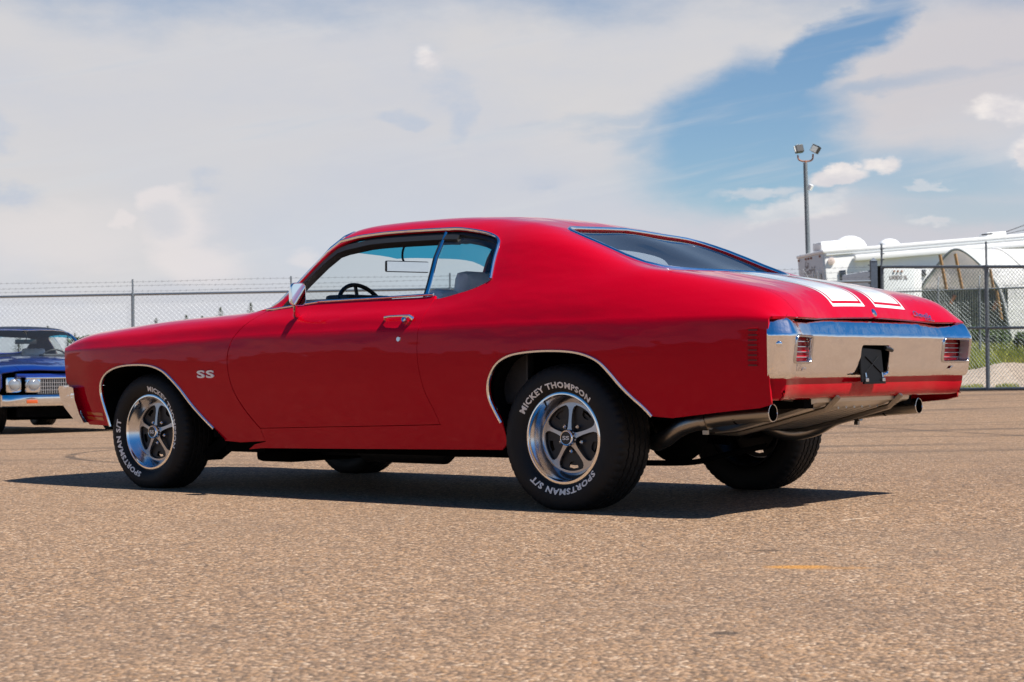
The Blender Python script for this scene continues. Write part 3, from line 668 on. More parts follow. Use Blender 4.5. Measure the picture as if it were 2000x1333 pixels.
BS = sect_surf([(0, .060, .577), (.10, .034, .582), (.22, .022, .600), (.5, .014, .650), (.9, .003, .735), (1.04, .0, .764), (1.12, .006, .776), (1.38, .034, .824), (1.46, .046, .833)])
UE = float(PU[-1])
def rrect(u0, u1, v0, v1, r, n=4):
    rv = r/KS*1.0; o = []
    for cx_, cy_, a0 in ((u1-r, v1-rv, 0), (u0+r, v1-rv, 90), (u0+r, v0+rv, 180), (u1-r, v0+rv, 270)):
        for i in range(n+1):
            a = radians(a0+90*i/n); o.append((cx_+r*cos(a), cy_+rv*sin(a)))
    return o
def v_of_z(z): vv = np.linspace(0, 1.46, 200); return float(np.interp(z, BS.P(np.zeros(200), vv)[:, 2], vv))
TL = (.632, .838, v_of_z(.648), v_of_z(.756))
holes = [rrect(TL[0], TL[1], TL[2], TL[3], .016), rrect(-TL[1], -TL[0], TL[2], TL[3], .016), rrect(-.185, .10, v_of_z(.590), v_of_z(.722), .018)]
holes += [[(c-.022, v_of_z(.615)), (c+.020, v_of_z(.615)), (c+.034, v_of_z(.628)), (c-.008, v_of_z(.628))] for c in (-.70, .70)]
bp = [(-UE, 0), (-UE+.05, 0), (0, 0), (UE-.05, 0), (UE, 0), (UE, .6), (UE, 1.46), (0, 1.46), (-UE, 1.46), (-UE, .6)]
bump_o = panel('rear_bumper', BS, bp, M_bchrome, car, holes=holes, side=(1,), skirt=.02, step=.014)
for k in (-1, 1):       # bumper bolt heads on the wrap-round ends
    p = BS.P(np.array([k*(UE-.050)]), np.array([.84]))[0]; n = BS.N(np.array([k*(UE-.05)]), np.array([.84]))[0]
    bm = bmesh.new(); bmesh.ops.create_uvsphere(bm, u_segments=16, v_segments=8, radius=.013)
    for v in bm.verts: v.co = Vector((v.co.x, v.co.y, v.co.z*.5))
    bmesh.ops.rotate(bm, cent=(0, 0, 0), matrix=Vector(n*np.sign(n[0])).to_track_quat('Z', 'Y').to_matrix(), verts=bm.verts); bmesh.ops.translate(bm, vec=p, verts=bm.verts)
    bm_obj('bumper_bolt', bm, M_chrome, bump_o, True)
for k in (-1, 1):
    u0, u1 = (TL[0], TL[1]) if k > 0 else (-TL[1], -TL[0])
    ring = rrect(u0, u1, TL[2], TL[3], .016)
    a = np.array(resample(ring, .02)); p = BS.P(a[:, 0], a[:, 1]); n = BS.N(a[:, 0], a[:, 1]); n = n*np.sign(n[:, :1])
    sweep('lamp_bezel', p, n, rprof(.012, .007), M_lip, car, closed=True)
    # tunnel walls, lens and bars
    d = .048; m_ = len(p); q = p.copy(); q[:, 0] -= d; V = np.vstack([p, q]); F = [(i, (i+1) % m_, m_+(i+1) % m_, m_+i) for i in range(m_)]
    tun = mesh_obj('lamp_surround', V, F, M_alu, car, smooth=True, ang=30)
    y0, y1 = (min(p[:, 1]), max(p[:, 1])); z0, z1 = min(p[:, 2]), max(p[:, 2]); xl = float(np.mean(p[:, 0]))-d+.004
    bm = bmesh.new(); b_box(bm, (xl, (y0+y1)/2, (z0+z1)/2), (.012, y1-y0+.01, z1-z0+.01)); lens = bm_obj('taillight', bm, M_redlens, car)
    for i in range(4):
        zz = z0+(z1-z0)*(i+1)/5; bm = bmesh.new(); b_box(bm, (xl+.010, (y0+y1)/2, zz), (.010, y1-y0-.006, .0035)); bm_obj('lens_bar', bm, M_lip, lens)
    for yy in (y0+.012, y1-.012):
        for zz in (z0+.012, z1-.012):
            bm = bmesh.new(); b_cyl(bm, (xl, yy, zz), (xl+.012, yy, zz), .004, seg=8); bm_obj('lens_screw', bm, M_lip, lens, True)
VS = sect_surf([(0, .085, .492), (.12, .072, .497), (.6, .050, .55), (.9, .046, .588)])
UV = float(np.interp(.895, PY, PU))
panel('rear_valance', VS, [(-UE, .0), (0, 0), (UV*.86, 0), (UV, .35), (UE, .9), (0, .9), (-UE, .9)], M_red, car, side=(1,), step=.03)
# licence bracket folded down in the bumper slot
bm = bmesh.new(); b_box(bm, (3.90, -.04, .655), (.012, .30, .15)); bm_obj('bumper_slot_backing', bm, M_under, car)
bm = bmesh.new()
V = [(3.946, -.180, .712), (3.946, .018, .700), (3.962, .015, .560), (3.962, -.200, .560)]
vs_ = [bm.verts.new(v) for v in V]+[bm.verts.new((v[0]-.006, v[1], v[2])) for v in V]
for f in ((0, 1, 2, 3), (7, 6, 5, 4), (0, 4, 5, 1), (1, 5, 6, 2), (2, 6, 7, 3), (3, 7, 4, 0)): bm.faces.new([vs_[i] for i in f])
b_box(bm, (3.966, -.09, .556), (.010, .20, .010)); b_tube(bm, [(3.960, -.155, .60), (3.953, -.02, .672)], .0035, 6); b_tube(bm, [(3.960, -.01, .60), (3.953, -.145, .672)], .0025, 6)
M_satin = pmat('satin_black_bracket', (.003, .003, .0035), .6, spec=.2)
br = bm_obj('licence_bracket', bm, M_satin, car)
for yy in (-.165, -.008):
    bm = bmesh.new(); b_box(bm, (3.968, yy, .569), (.010, .026, .016), bev=.002); b_cyl(bm, (3.966, yy, .580), (3.963, yy, .60), .004, seg=8); bm_obj('bracket_clip', bm, M_lip, br)
bm = bmesh.new(); b_tube(bm, [(3.96, .03, .71), (3.965, .06, .705), (3.962, .09, .70)], .010, 8); bm_obj('bracket_arm', bm, M_black, br, True)
# lid lock and script badge
p = S.P(np.array([3.922]), np.array([8.0]))[0]; n = S.N(np.array([3.922]), np.array([8.0]))[0]; n *= np.sign(n[2])
R_ = Vector(n).to_track_quat('Z', 'Y').to_matrix()
bm = bmesh.new(); b_cyl(bm, (0, 0, -.002), (0, 0, .006), .017, .014, 24)
for v in bm.verts: v.co = R_ @ Vector((v.co.x*.8, v.co.y*1.25, v.co.z))+Vector(p)
bm_obj('lid_lock', bm, M_chrome, lidp, True)
def surf_text(name, txt, x0, y0, x1w, h, surf_xy, mat, parent, depth=.004, **kw):
    V, F = text_mesh(txt, **kw); V = V.copy(); V[:, 0] -= V[:, 0].min(); V[:, 1] -= V[:, 1].min(); V[:, 0] *= x1w/V[:, 0].max(); V[:, 1] *= h/V[:, 1].max()
    A = np.array([surf_xy(a, b) for a, b in V[:, :2]]); P0, N0 = A[:, 0], A[:, 1]; n = len(V)
    top = P0+N0*depth; bot = P0-N0*.001
    edge = {}
    for f in F:
        for a, b in zip(f, f[1:]+f[:1]):
            if (b, a) in edge: del edge[(b, a)]
            else: edge[(a, b)] = 1
    FF = [tuple(f) for f in F]+[(a, a+n, b+n, b) for a, b in edge]
    return mesh_obj(name, np.vstack([top, bot]), FF, mat, parent)
def lidmap(a, b, y0=.385, x0=3.912):
    """a runs to the right across the lid, b up along it"""
    y = y0+a; x = x0-b; s = s_of_y(x, y); pp = S.P(np.array(x), np.array(s)); nn = S.N(np.array(x), np.array(s)); return (pp, nn*np.sign(nn[2]))
def zlid(a, b, y0, z0):
    i0 = int((3.80-XK0)/.01); col = S.Zg[i0:, -1]; xs = S.xg[i0:]; x = float(np.interp(-(z0+b), -col, xs)); return lidmap(a, 0, y0, x)
surf_text('script_badge', 'Chevelle', 0, 0, .150, .026, lambda a, b: zlid(a, b-a*.05, .395, .866), M_chrome, lidp, .006, shear=.35, bold=.01)
surf_text('script_badge', 'by Chevrolet', 0, 0, .075, .011, lambda a, b: zlid(a, b-a*.05, .485, .850), M_chrome, lidp, .005, shear=.25)
M_badge = pmat('badge_white', (.82, .80, .76), .35)
# fender badge
def sidemap(a, b, x0, z0):
    x = x0+a; s = S.s_of_z(x, z0+b); return (S.P(np.array(x), np.array(s))*[1, -1, 1], S.N(np.array(x), np.array(s))*[1, -1, 1])
def grow(f, sy=1): return f
surf_text('badge', 'SS', 0, 0, .132, .040, lambda a, b: sidemap(a, b, .484, .600), M_badge, car, .006, bold=.028, spacing=1.15)
M_ventslot = pmat('vent_slot_red', (.13, .003, .007), .6)
# side vent louvres on the quarter panel
for i in range(8):
    z = .789-i*.0205; x0 = 3.822+(z-.79)*.05; V = []
    for (dx, dzz, o) in ((0, 0, .0035), (.044, 0, .0035), (.044, -.0125, -.001), (0, -.0125, -.001), (0, .001, 0), (.044, .001, 0)):
        x = x0+dx; pp, nn = sidemap(0, 0, x, z+dzz); V.append(pp+nn*o)
    mesh_obj('vent_louvre', V, [(0, 1, 2, 3), (4, 5, 1, 0)], M_under if False else M_red, car)
    V2 = [sidemap(0, 0, x0+dx, z+dzz) for dx, dzz in ((.003, -.0115), (.041, -.0115), (.041, -.004), (.003, -.004))]
    mesh_obj('vent_slot', [p+n*.0045 for p, n in V2], [(0, 1, 2, 3)], M_ventslot, car)
# door handle, lock, mirror
for sd in (-1, 1):
    m3 = lambda p: (p[0], p[1]*-sd, p[2])
    dobj = doors[0 if sd < 0 else 1]
    def hp(x, z, o):
        s = S.s_of_z(x, z); return tuple((S.P(np.array(x), np.array(s))+S.N(np.array(x), np.array(s))*o)*[1, sd, 1])
    bm = bmesh.new(); b_tube(bm, [hp(1.815, .875, .0), hp(1.822, .877, .016), hp(1.86, .878, .022), hp(1.93, .878, .024), hp(1.985, .877, .022), hp(1.993, .873, .004)], .007, 8, radii=[.009, .007, .006, .006, .009, .012])
    b_tube(bm, [hp(1.948, .866, -.002), hp(1.952, .866, .020)], .015, 16, radii=[.017, .013]); b_tube(bm, [hp(1.952, .866, .018), hp(1.953, .866, .026)], .008, 12)
    bm_obj('door_handle', bm, M_chrome, dobj, True)
    bm = bmesh.new(); b_tube(bm, [hp(1.924, .778, -.002), hp(1.924, .778, .006)], .012, 20, radii=[.0135, .011]); bm_obj('door_lock', bm, M_lip, dobj, True)
# door mirror: rounded chrome head turned a little outward, its glass to the rear
RZ = Matrix.Rotation(radians(-17), 3, 'Z') @ Matrix.Rotation(radians(-2), 3, 'Y'); MC = Vector((1.300, -1.002, 1.012))
mp = lambda x, y, z: tuple(MC+RZ @ Vector((x, y, z)))
prof = rrect(-.040, .040, -.058/KS, .058/KS, .024, 6); L = [(a, b*KS) for a, b in prof]
bm = bmesh.new(); rings = []
for t, sc_ in ((.0, .92), (.002, .96), (-.002, 1.0), (-.014, 1.0), (-.034, .92), (-.050, .74), (-.060, .45), (-.063, .10)):
    rings.append([bm.verts.new(mp(t, a*sc_, b*sc_)) for a, b in L])
for a, b in zip(rings, rings[1:]):
    for k in range(len(L)): bm.faces.new((a[k], a[(k+1) % len(L)], b[(k+1) % len(L)], b[k]))
bm.faces.new(rings[-1])
b_tube(bm, [(1.270, -1.00, .968), (1.255, -.985, .945), (1.225, -.955, .925), (1.19, -.915, .915)], .010, 10, radii=[.014, .010, .011, .020])
mir = bm_obj('door_mirror', bm, M_chrome, doors[0], True, 60)
bm = bmesh.new(); bm.faces.new([bm.verts.new(mp(.0005, a*.925, b*.925)) for a, b in L])
bm_obj('mirror_glass', bm, chrome('mirror_face', (.92, .94, .96), .0, 0), mir)
# front end: bumper, nose, marker lamps, head lamps
def fnose(y): return .24*(1-min(1, abs(y)/.93)**2.4)
ys = [-.935, -.93, -.90, -.8, -.6, -.4, -.2, 0, .2, .4, .6, .8, .90, .93, .935]
secp = [(-.735, .545), (-.722, .560), (-.630, .556), (-.600, .548), (-.585, .48), (-.545, .40), (-.505, .352), (-.53, .348), (-.60, .375), (-.68, .44), (-.722, .50)]
V = []; F = []
for y in ys:
    for x, z in secp: V.append((x-fnose(y)-(0 if abs(y) < .9 else -.015*(abs(y)-.9)/.035), y, z))
m_ = len(secp)
for i in range(len(ys)-1):
    for k in range(m_): F.append((i*m_+k, i*m_+(k+1) % m_, (i+1)*m_+(k+1) % m_, (i+1)*m_+k))
F += [tuple(range(m_)), tuple((len(ys)-1)*m_+k for k in range(m_))[::-1]]
mesh_obj('front_bumper', V, F, M_chrome, car, smooth=True, ang=30)
V = []; F = []
for y in np.linspace(-.86, .86, 15):
    for x, z in ((-.70, .765), (-.715, .755), (-.69, .72), (-.66, .56)): V.append((x-fnose(y)+.006, y, z))
for i in range(14):
    for k in range(3): F.append((i*4+k, i*4+k+1, i*4+5+k, i*4+4+k))
mesh_obj('grille', V, F, M_black, car, smooth=True)
for y in (-.72, -.50, .50, .72):
    bm = bmesh.new(); xx = -.70-fnose(y); b_cyl(bm, (xx+.03, y, .66), (xx-.012, y, .66), .090, .088, 28); hl_ = bm_obj('headlight', bm, M_chrome, car, True)
    bm = bmesh.new(); b_cyl(bm, (xx-.010, y, .66), (xx-.022, y, .66), .076, .060, 28); bm_obj('headlight_lens', bm, M_clearlens, hl_, True)
for sd in (-1, 1):
    for z0_, z1_ in ((.368, .386), (.394, .411)):
        V = []
        for x, z in ((-.50, z0_+.004), (-.355, z0_-.003), (-.36, z1_-.003), (-.515, z1_+.004)):
            s = S.s_of_z(x, z); V.append((S.P(np.array(x), np.array(s))+S.N(np.array(x), np.array(s))*.002)*[1, sd, 1])
        mesh_obj('side_marker', V, [(0, 1, 2, 3)], M_amber, car)

# ---------------------------------------------------------------- wheels
RIM = .2073
def make_wheel(name, R, w, deep, lettering_rot, hub):
    """local frame: axle on Y, street side at -Y, origin at the hub centre of the outer bulge"""
    k = R-.333
    root = None
    # barrel and lip
    bm = bmesh.new()
    prof = [(.036, .196), (.030, .2035), (.033, RIM), (.028, RIM+.001), (.0255, RIM-.002), (.0255, .1950), (.029, .1925), (.036, .1905), (.042, .186), (.060, .176), (deep-.012, .1635), (deep-.004, .160), (deep, .156)]
    b_lathe_y(bm, prof, 96)
    b_lathe_y(bm, [(.036, .200), (.06, .188), (.10, .176), (w-.03, .19), (w-.02, .205), (w-.015, .20)], 64, 1)
    for f in bm.faces:
        c_ = f.calc_center_median()
        if c_.y < .0345 and f.material_index == 0: f.material_index = 2
    rim = bm_obj(name, bm, M_lip, car, True, 40, mats=[M_lip, M_black, M_ring])
    # tyre
    bm = bmesh.new(); N = 220
    half = [(.030, .2065), (.020, .212), (.010, .222), (.003, .240), (.0, .262), (.002, .280+k*.5), (.007, .298+k), (.013, .311+k), (.020, .319+k), (.030, .3265+k), (.040, .330+k), (.055, .3318+k)]
    cen = []; gy = .055; ngr = 4; span = w-.11
    for i in range(ngr):
        c = .055+span*(i+.5)/ngr
        cen += [(c-.006, R-.0006), (c-.004, R-.009), (c+.004, R-.009), (c+.006, R-.0006)]
    prof = half+cen+[(w-y, r) for y, r in half[::-1]]
    rings = b_lathe_y(bm, prof, N)
    sh = {i for i, (y, r) in enumerate(prof) if r > .310+k and (y < .05 or y > w-.05)}
    for i in sh:
        for kk, v in enumerate(rings[i]):
            if kk % 4 in (0,):
                f = .985 if prof[i][1] > .324+k else .990
                v.co.x *= f; v.co.z *= f
    for i in range(len(half), len(half)+len(cen)):
        blk = (i-len(half))//4
        for kk, v in enumerate(rings[i]):
            if (kk+2*blk) % 5 == 0: v.co.x *= .984; v.co.z *= .984
    for v in bm.verts:
        if v.co.z < -hub+.0005:
            v.co.z = -hub+.0005
        elif v.co.z < -hub+.06 and not .05 < v.co.y < w-.05:
            v.co.y += (-.006 if v.co.y < w/2 else .006)*(1-(v.co.z+hub)/.06)
    tyre = bm_obj('tyre', bm, M_rubber, rim, True, 38)
    # spider: brushed ring with five arms, fillets at both ends
    def arm_outline():
        outer = []; ro, ri = .163, .150
        pts = []
        for a in range(5):
            A = radians(90+72*a)
            def loc(r, t): return (r*cos(A)-t*sin(A), r*sin(A)+t*cos(A))
            nA = A+radians(72)
            side = [(.034, .0140), (.046, .0105), (.070, .0082), (.100, .0080), (.125, .0105), (.138, .0170), (.146, .029)]
            win = [loc(r, t) for r, t in side]
            arc0 = math.atan2(.030, .146); arcr = .1490
            mids = [(arcr*cos(A+arc0+(radians(72)-2*arc0)*j/7), arcr*sin(A+arc0+(radians(72)-2*arc0)*j/7)) for j in range(1, 7)]
            def loc2(r, t): return (r*cos(nA)-t*sin(nA), r*sin(nA)+t*cos(nA))
            back = [loc2(r, -t) for r, t in side[::-1]]
            pts.append(win+mids+back)
        return [(ro*cos(2*pi*j/90), ro*sin(2*pi*j/90)) for j in range(90)], pts
    oc, wins = arm_outline()
    def plate(nm, outer, hs, y0, th, dish, mat, bev=0):
        V = [Vector(p) for p in outer]; E = [(i, (i+1) % len(outer)) for i in range(len(outer))]; o = len(outer)
        for h in hs:
            V += [Vector(p) for p in h]; E += [(o+i, o+(i+1) % len(h)) for i in range(len(h))]; o += len(h)
        vo, eo, fo, *_ = delaunay_2d_cdt(V, E, [], 0, 1e-7); vo = np.array([v[:] for v in vo]); F = np.array([f for f in fo if len(f) == 3]); c = vo[F].mean(1)
        ok = inside(c, outer)
        for h in hs: ok &= ~inside(c, h)
        F = F[ok]; n = len(vo); r = np.hypot(vo[:, 0], vo[:, 1]); yy = y0-dish*np.clip(1-r/.16, 0, 1)
        A = np.c_[vo[:, 0], yy, vo[:, 1]]; B = np.c_[vo[:, 0], yy+th, vo[:, 1]]
        FF = [tuple(f) for f in F]+[tuple(x+n for x in f[::-1]) for f in F]
        ed = {}
        for f in F.tolist():
            for a, b in zip(f, f[1:]+f[:1]):
                if (b, a) in ed: del ed[(b, a)]
                else: ed[(a, b)] = 1
        FF += [(b, a, a+n, b+n) for a, b in ed]
        return mesh_obj(nm, np.vstack([A, B]), FF, mat, rim)
    plate('spoke_spider', oc, wins, deep-.002, .010, .022, M_alu)
    slots = []
    for a in range(5):
        A = radians(126+72*a); slots.append([(r*cos(A+t), r*sin(A+t)) for r, t in ((.112, -.16), (.136, -.20), (.139, 0), (.136, .20), (.112, .16), (.106, 0))])
    plate('wheel_disc', [(.158*cos(2*pi*j/60), .158*sin(2*pi*j/60)) for j in range(60)], slots, deep+.012, .006, .004, M_black)
    bm = bmesh.new(); b_lathe_y(bm, [(deep-.018, .038), (deep-.040, .036), (deep-.044, .034), (deep-.046, .031), (deep-.0455, .029)], 32); cap = bm_obj('hub_cap', bm, M_chrome, rim, True)
    bm = bmesh.new(); b_cyl(bm, (0, deep-.030, 0), (0, deep-.0455, 0), .0295, seg=32); bm_obj('cap_centre', bm, M_black, rim, True)
    V, F = text_mesh('SS', bold=.03); V = V.copy(); V[:, :2] -= (V[:, :2].max(0)+V[:, :2].min(0))/2; V[:, 0] *= .038/np.ptp(V[:, 0]); V[:, 1] *= .018/np.ptp(V[:, 1])
    mesh_obj('cap_lettering', np.c_[V[:, 0], np.full(len(V), deep-.0465), V[:, 1]], F, M_white_letter, rim)
    for a in range(5):
        A = radians(126+72*a); bm = bmesh.new(); x_, z_ = .060*cos(A), .060*sin(A)
        b_cyl(bm, (x_, deep+.012, z_), (x_, deep-.008, z_), .0105, .0095, 6); b_cyl(bm, (x_, deep-.008, z_), (x_, deep-.014, z_), .009, .004, 8); bm_obj('lug_nut', bm, M_lip, rim)
    bm = bmesh.new(); b_cyl(bm, (0, deep+.02, 0), (0, deep+.06, 0), .125, seg=32); b_cyl(bm, (0, deep+.02, 0), (0, w-.02, 0), .06, seg=20); bm_obj('brake_drum', bm, M_black, rim, True)
    bm = bmesh.new(); A = radians(128); b_cyl(bm, (.176*cos(A), .055, .176*sin(A)), (.160*cos(A), .030, .160*sin(A)), .004, seg=8); bm_obj('valve_stem', bm, M_seal, rim)
    # raised white lettering round the sidewall
    ry, yy = np.array([r for y, r in half]), np.array([y for y, r in half])
    for txt, a0, a1 in (('MICKEY THOMPSON', 152, 45), ('SPORTSMAN S/T', -37, -131)):
        V, F = text_mesh(txt, bold=.038, res=2, spacing=1.12); V = V.copy(); V[:, 0] -= V[:, 0].min(); V[:, 0] /= V[:, 0].max(); V[:, 1] -= V[:, 1].min(); V[:, 1] /= V[:, 1].max()
        # subdivide long faces by inserting bands
        me = bpy.data.meshes.new('l'); me.from_pydata(V.tolist(), [], F); bm = bmesh.new(); bm.from_mesh(me); bpy.data.meshes.remove(me)
        bmesh.ops.triangulate(bm, faces=bm.faces)
        for c in np.linspace(.02, .98, 49): bmesh.ops.bisect_plane(bm, geom=bm.verts[:]+bm.edges[:]+bm.faces[:], plane_co=(c, 0, 0), plane_no=(1, 0, 0))
        for v in bm.verts:
            a = radians(a0+(a1-a0)*v.co.x+lettering_rot); r = .2235+.0285*v.co.y
            v.co = Vector((r*cos(a), float(np.interp(r, ry, yy))-.0016, r*sin(a)))
        bm_obj('tyre_lettering', bm, M_white_letter, rim)
    return rim
HF, HR = .306, .3214
wf = make_wheel('wheel', .3200, .235, .088, -65, HF); wf.location = (0, -.8975, HF)
wr = make_wheel('wheel', .3310, .275, .098, 0, HR); wr.location = (2.845, -.919, HR)
def dup_wheel(src, loc):
    c = src.copy(); COL.objects.link(c); c.parent = car; c.location = loc; c.rotation_euler = (0, 0, pi)
    for ch in src.children: d = ch.copy(); COL.objects.link(d); d.parent = c
dup_wheel(wf, (0, .8975, HF)); dup_wheel(wr, (2.845, .919, HR))
# wheel wells
for arch, xc in ((ARCH_F, 0), (ARCH_R, 2.845)):
    for sd in (-1, 1):
        pts = fine(arch, 4); n = len(pts)
        V = [(x, sd*.905, z+.004) for x, z in pts]+[(x, sd*.52, z+.03) for x, z in pts]
        F = [(i, i+1, n+i+1, n+i) for i in range(n-1)]+[tuple(range(n, 2*n))]
        mesh_obj('wheel_well', V, F, M_under, car)
# ---------------------------------------------------------------- underside
bm = bmesh.new()
b_box(bm, (1.45, 0, .345), (1.95, 1.66, .12)); b_box(bm, (.1, 0, .48), (1.35, 1.0, .45)); b_box(bm, (3.42, 0, .68), (.9, 1.5, .30)); b_box(bm, (2.8, 0, .60), (.95, 1.02, .42))  # engine-bay and trunk boxes are dark fillers added to block light
for sd in (-1, 1):
    b_box(bm, (1.0, sd*.52, .255), (2.6, .09, .10)); b_box(bm, (.62, sd*.62, .24), (.30, .24, .07)); b_box(bm, (3.35, sd*.47, .50), (1.0, .08, .10))
b_box(bm, (.66, -.1, .19), (.28, .95, .09), bev=.03); b_box(bm, (.05, 0, .24), (.30, 1.1, .10), bev=.03)
for sd in (-1, 1): b_box(bm, (.40, sd*.70, .225), (.18, .10, .06), Matrix.Rotation(radians(-30), 3, 'Y'))
bm_obj('chassis_and_light_block', bm, M_under, car)
bm = bmesh.new(); b_cyl(bm, (2.845, -.72, .3214), (2.845, .72, .3214), .042, seg=16)
bmesh.ops.create_uvsphere(bm, u_segments=20, v_segments=12, radius=.15, matrix=Matrix.Translation((2.87, 0, .32)))
b_tube(bm, smooth_pts([(2.45, -.5, .22), (2.62, -.45, .19), (2.80, -.2, .178), (2.96, 0, .176), (3.08, .12, .212), (3.22, .25, .25)], 5), .014, 8)
for sd in (-1, 1): b_tube(bm, [(2.3, sd*.45, .30), (2.85, sd*.5, .26)], .025, 8); b_tube(bm, [(2.93, sd*.42, .28), (3.05, sd*.38, .60)], .028, 12)
bm_obj('rear_axle', bm, M_under, car, True)
bm = bmesh.new()
TK = [(3.20, .40, .40), (3.27, .40, .335), (3.40, .44, .345), (3.60, .46, .395), (3.82, .46, .455), (3.87, .44, .475), (3.88, .44, .52), (3.18, .40, .52)]
n_ = len(TK); L_ = [bm.verts.new((x, -y, z)) for x, y, z in TK]; R2 = [bm.verts.new((x, y, z)) for x, y, z in TK]
for i in range(n_): bm.faces.new((L_[i], L_[(i+1) % n_], R2[(i+1) % n_], R2[i]))
bm.faces.new(L_[::-1]); bm.faces.new(R2)
for i in range(10):
    y = -.34+i*.075; b_tube(bm, [(3.30, y, .337), (3.42, y, .350), (3.60, y, .394), (3.80, y, .449)], .009, 6)
tank = bm_obj('fuel_tank', bm, M_tank, car)
for y in (-.30, .30):
    bm = bmesh.new(); b_tube(bm, [(3.22, y, .335), (3.40, y, .332), (3.60, y, .378), (3.84, y, .443), (3.90, y, .50)], .014, 6); bm_obj('tank_strap', bm, M_pipe, tank)
for sd in (-1, 1):
    bm = bmesh.new()
    b_tube(bm, smooth_pts([(2.50, sd*.46, .25), (2.62, sd*.46, .30), (2.80, sd*.44, .42), (2.98, sd*.47, .38), (3.12, sd*.58, .300), (3.24, sd*.665, .315), (3.36, sd*.69, .375), (3.55, sd*.69, .415), (3.80, sd*.69, .437)], 6), .037, 20, caps=False)
    b_tube(bm, [(3.801, sd*.69, .437), (3.62, sd*.69, .422)], .0345, 20, caps=False, mi=1); b_cyl(bm, (3.63, sd*.69, .422), (3.62, sd*.69, .421), .036, seg=16, mi=1)
    ex = bm_obj('exhaust_pipe', bm, M_pipe, car, True, 60, mats=[M_pipe, M_under])
    bm = bmesh.new(); ring_ = [(3.801, sd*.69+.0365*cos(2*pi*i/32), .437+.0365*sin(2*pi*i/32)) for i in range(33)]; b_tube(bm, ring_, .0028, 6, caps=False); bm_obj('pipe_lip', bm, M_lip, ex, True)
    bm = bmesh.new(); b_tube(bm, [(3.46, sd*.69, .397), (3.485, sd*.69, .402)], .042, 20); b_box(bm, (3.475, sd*.69-.01, .350), (.02, .02, .018)); bm_obj('pipe_clamp', bm, M_pipe, ex, True)
    bm = bmesh.new(); b_tube(bm, [(3.70, sd*.69, .47), (3.74, sd*.60, .50), (3.80, sd*.52, .49)], .010, 6); bm_obj('pipe_hanger', bm, M_black, ex)
    bm = bmesh.new(); b_tube(bm, smooth_pts([(.55, sd*.32, .20), (.9, sd*.34, .21), (1.15, sd*.38, .215)], 4), .034, 14)
    b_tube(bm, [(1.15, sd*.42, .225), (1.18, sd*.42, .225), (1.22, sd*.42, .225), (1.75, sd*.42, .225), (1.80, sd*.42, .225)], .06, 18, radii=[.034, .05, .072, .072, .036])
    b_tube(bm, [(1.78, sd*.42, .225), (2.2, sd*.46, .235), (2.52, sd*.46, .255)], .034, 14); bm_obj('muffler_run', bm, M_black, car, True, 60)
# ---------------------------------------------------------------- cabin
bm = bmesh.new()
b_box(bm, (1.08, 0, .90), (.30, 1.50, .20), bev=.05); b_box(bm, (1.10, -.36, 1.0), (.18, .34, .06), bev=.02)
b_box(bm, (1.9, 0, .42), (2.0, 1.6, .04)); b_box(bm, (3.02, 0, .97), (.50, 1.40, .06)); b_box(bm, (.80, 0, .76), (.06, 1.4, .30)); b_box(bm, (2.98, 0, .72), (.05, 1.4, .5))
for sd in (-1, 1): b_box(bm, (1.7, sd*.80, .70), (1.8, .05, .46), bev=.01)
bm_obj('dashboard', bm, M_trim_dark, car)
def seat(x, y, wid, name, hr=True):
    bm = bmesh.new()
    b_box(bm, (x-.25, y, .55), (.50, wid, .18), bev=.05); b_box(bm, (x+.03, y, .77), (.14, wid, .52), Matrix.Rotation(radians(8), 3, 'Y'), bev=.05)
    o = bm_obj(name, bm, M_seatg, car, True, 60)
    if hr:
        bm = bmesh.new(); b_box(bm, (0, 0, 0), (.10, .31, .15), Matrix.Rotation(radians(10), 3, 'Y'), bev=.045); bmesh.ops.translate(bm, vec=(x+.13, y+.02, 1.045), verts=bm.verts)
        bm_obj('headrest', bm, M_seatg, o, True, 60)
        for k in (-.06, .06):
            bm = bmesh.new(); b_cyl(bm, (x+.10, y+k, .90), (x+.13, y+k, 1.02), .006, seg=8); bm_obj('headrest_post', bm, M_chrome, o)
seat(1.80, -.38, .52, 'front_seat'); seat(1.80, .38, .52, 'front_seat'); seat(2.60, 0, 1.0, 'rear_seat', False)
sw = bmesh.new(); cN = Vector((.92, 0, .38)).normalized(); cc = Vector((1.15, -.37, .915)); ux_ = Vector((0, 1, 0)); uy_ = cN.cross(ux_)
ring = [cc+ux_*.185*cos(2*pi*i/48)+uy_*.185*sin(2*pi*i/48) for i in range(49)]
b_tube(sw, ring, .0115, 10, caps=False)
for a in (-.3, pi+.3, pi/2*3): b_tube(sw, [cc-cN*.03, cc+ux_*.18*cos(a)+uy_*.18*sin(a)*-1], .010, 6)
b_cyl(sw, cc-cN*.30, cc-cN*.01, .03, .045, 16)
bm_obj('steering_wheel', sw, M_seal, car, True, 60)
bm = bmesh.new(); b_cyl(bm, (1.185, -.24, .965), (1.20, -.22, .99), .006, seg=8); bmesh.ops.create_uvsphere(bm, u_segments=10, v_segments=6, radius=.011, matrix=Matrix.Translation((1.20, -.22, .995))); bm_obj('column_lever', bm, M_chrome, car, True)
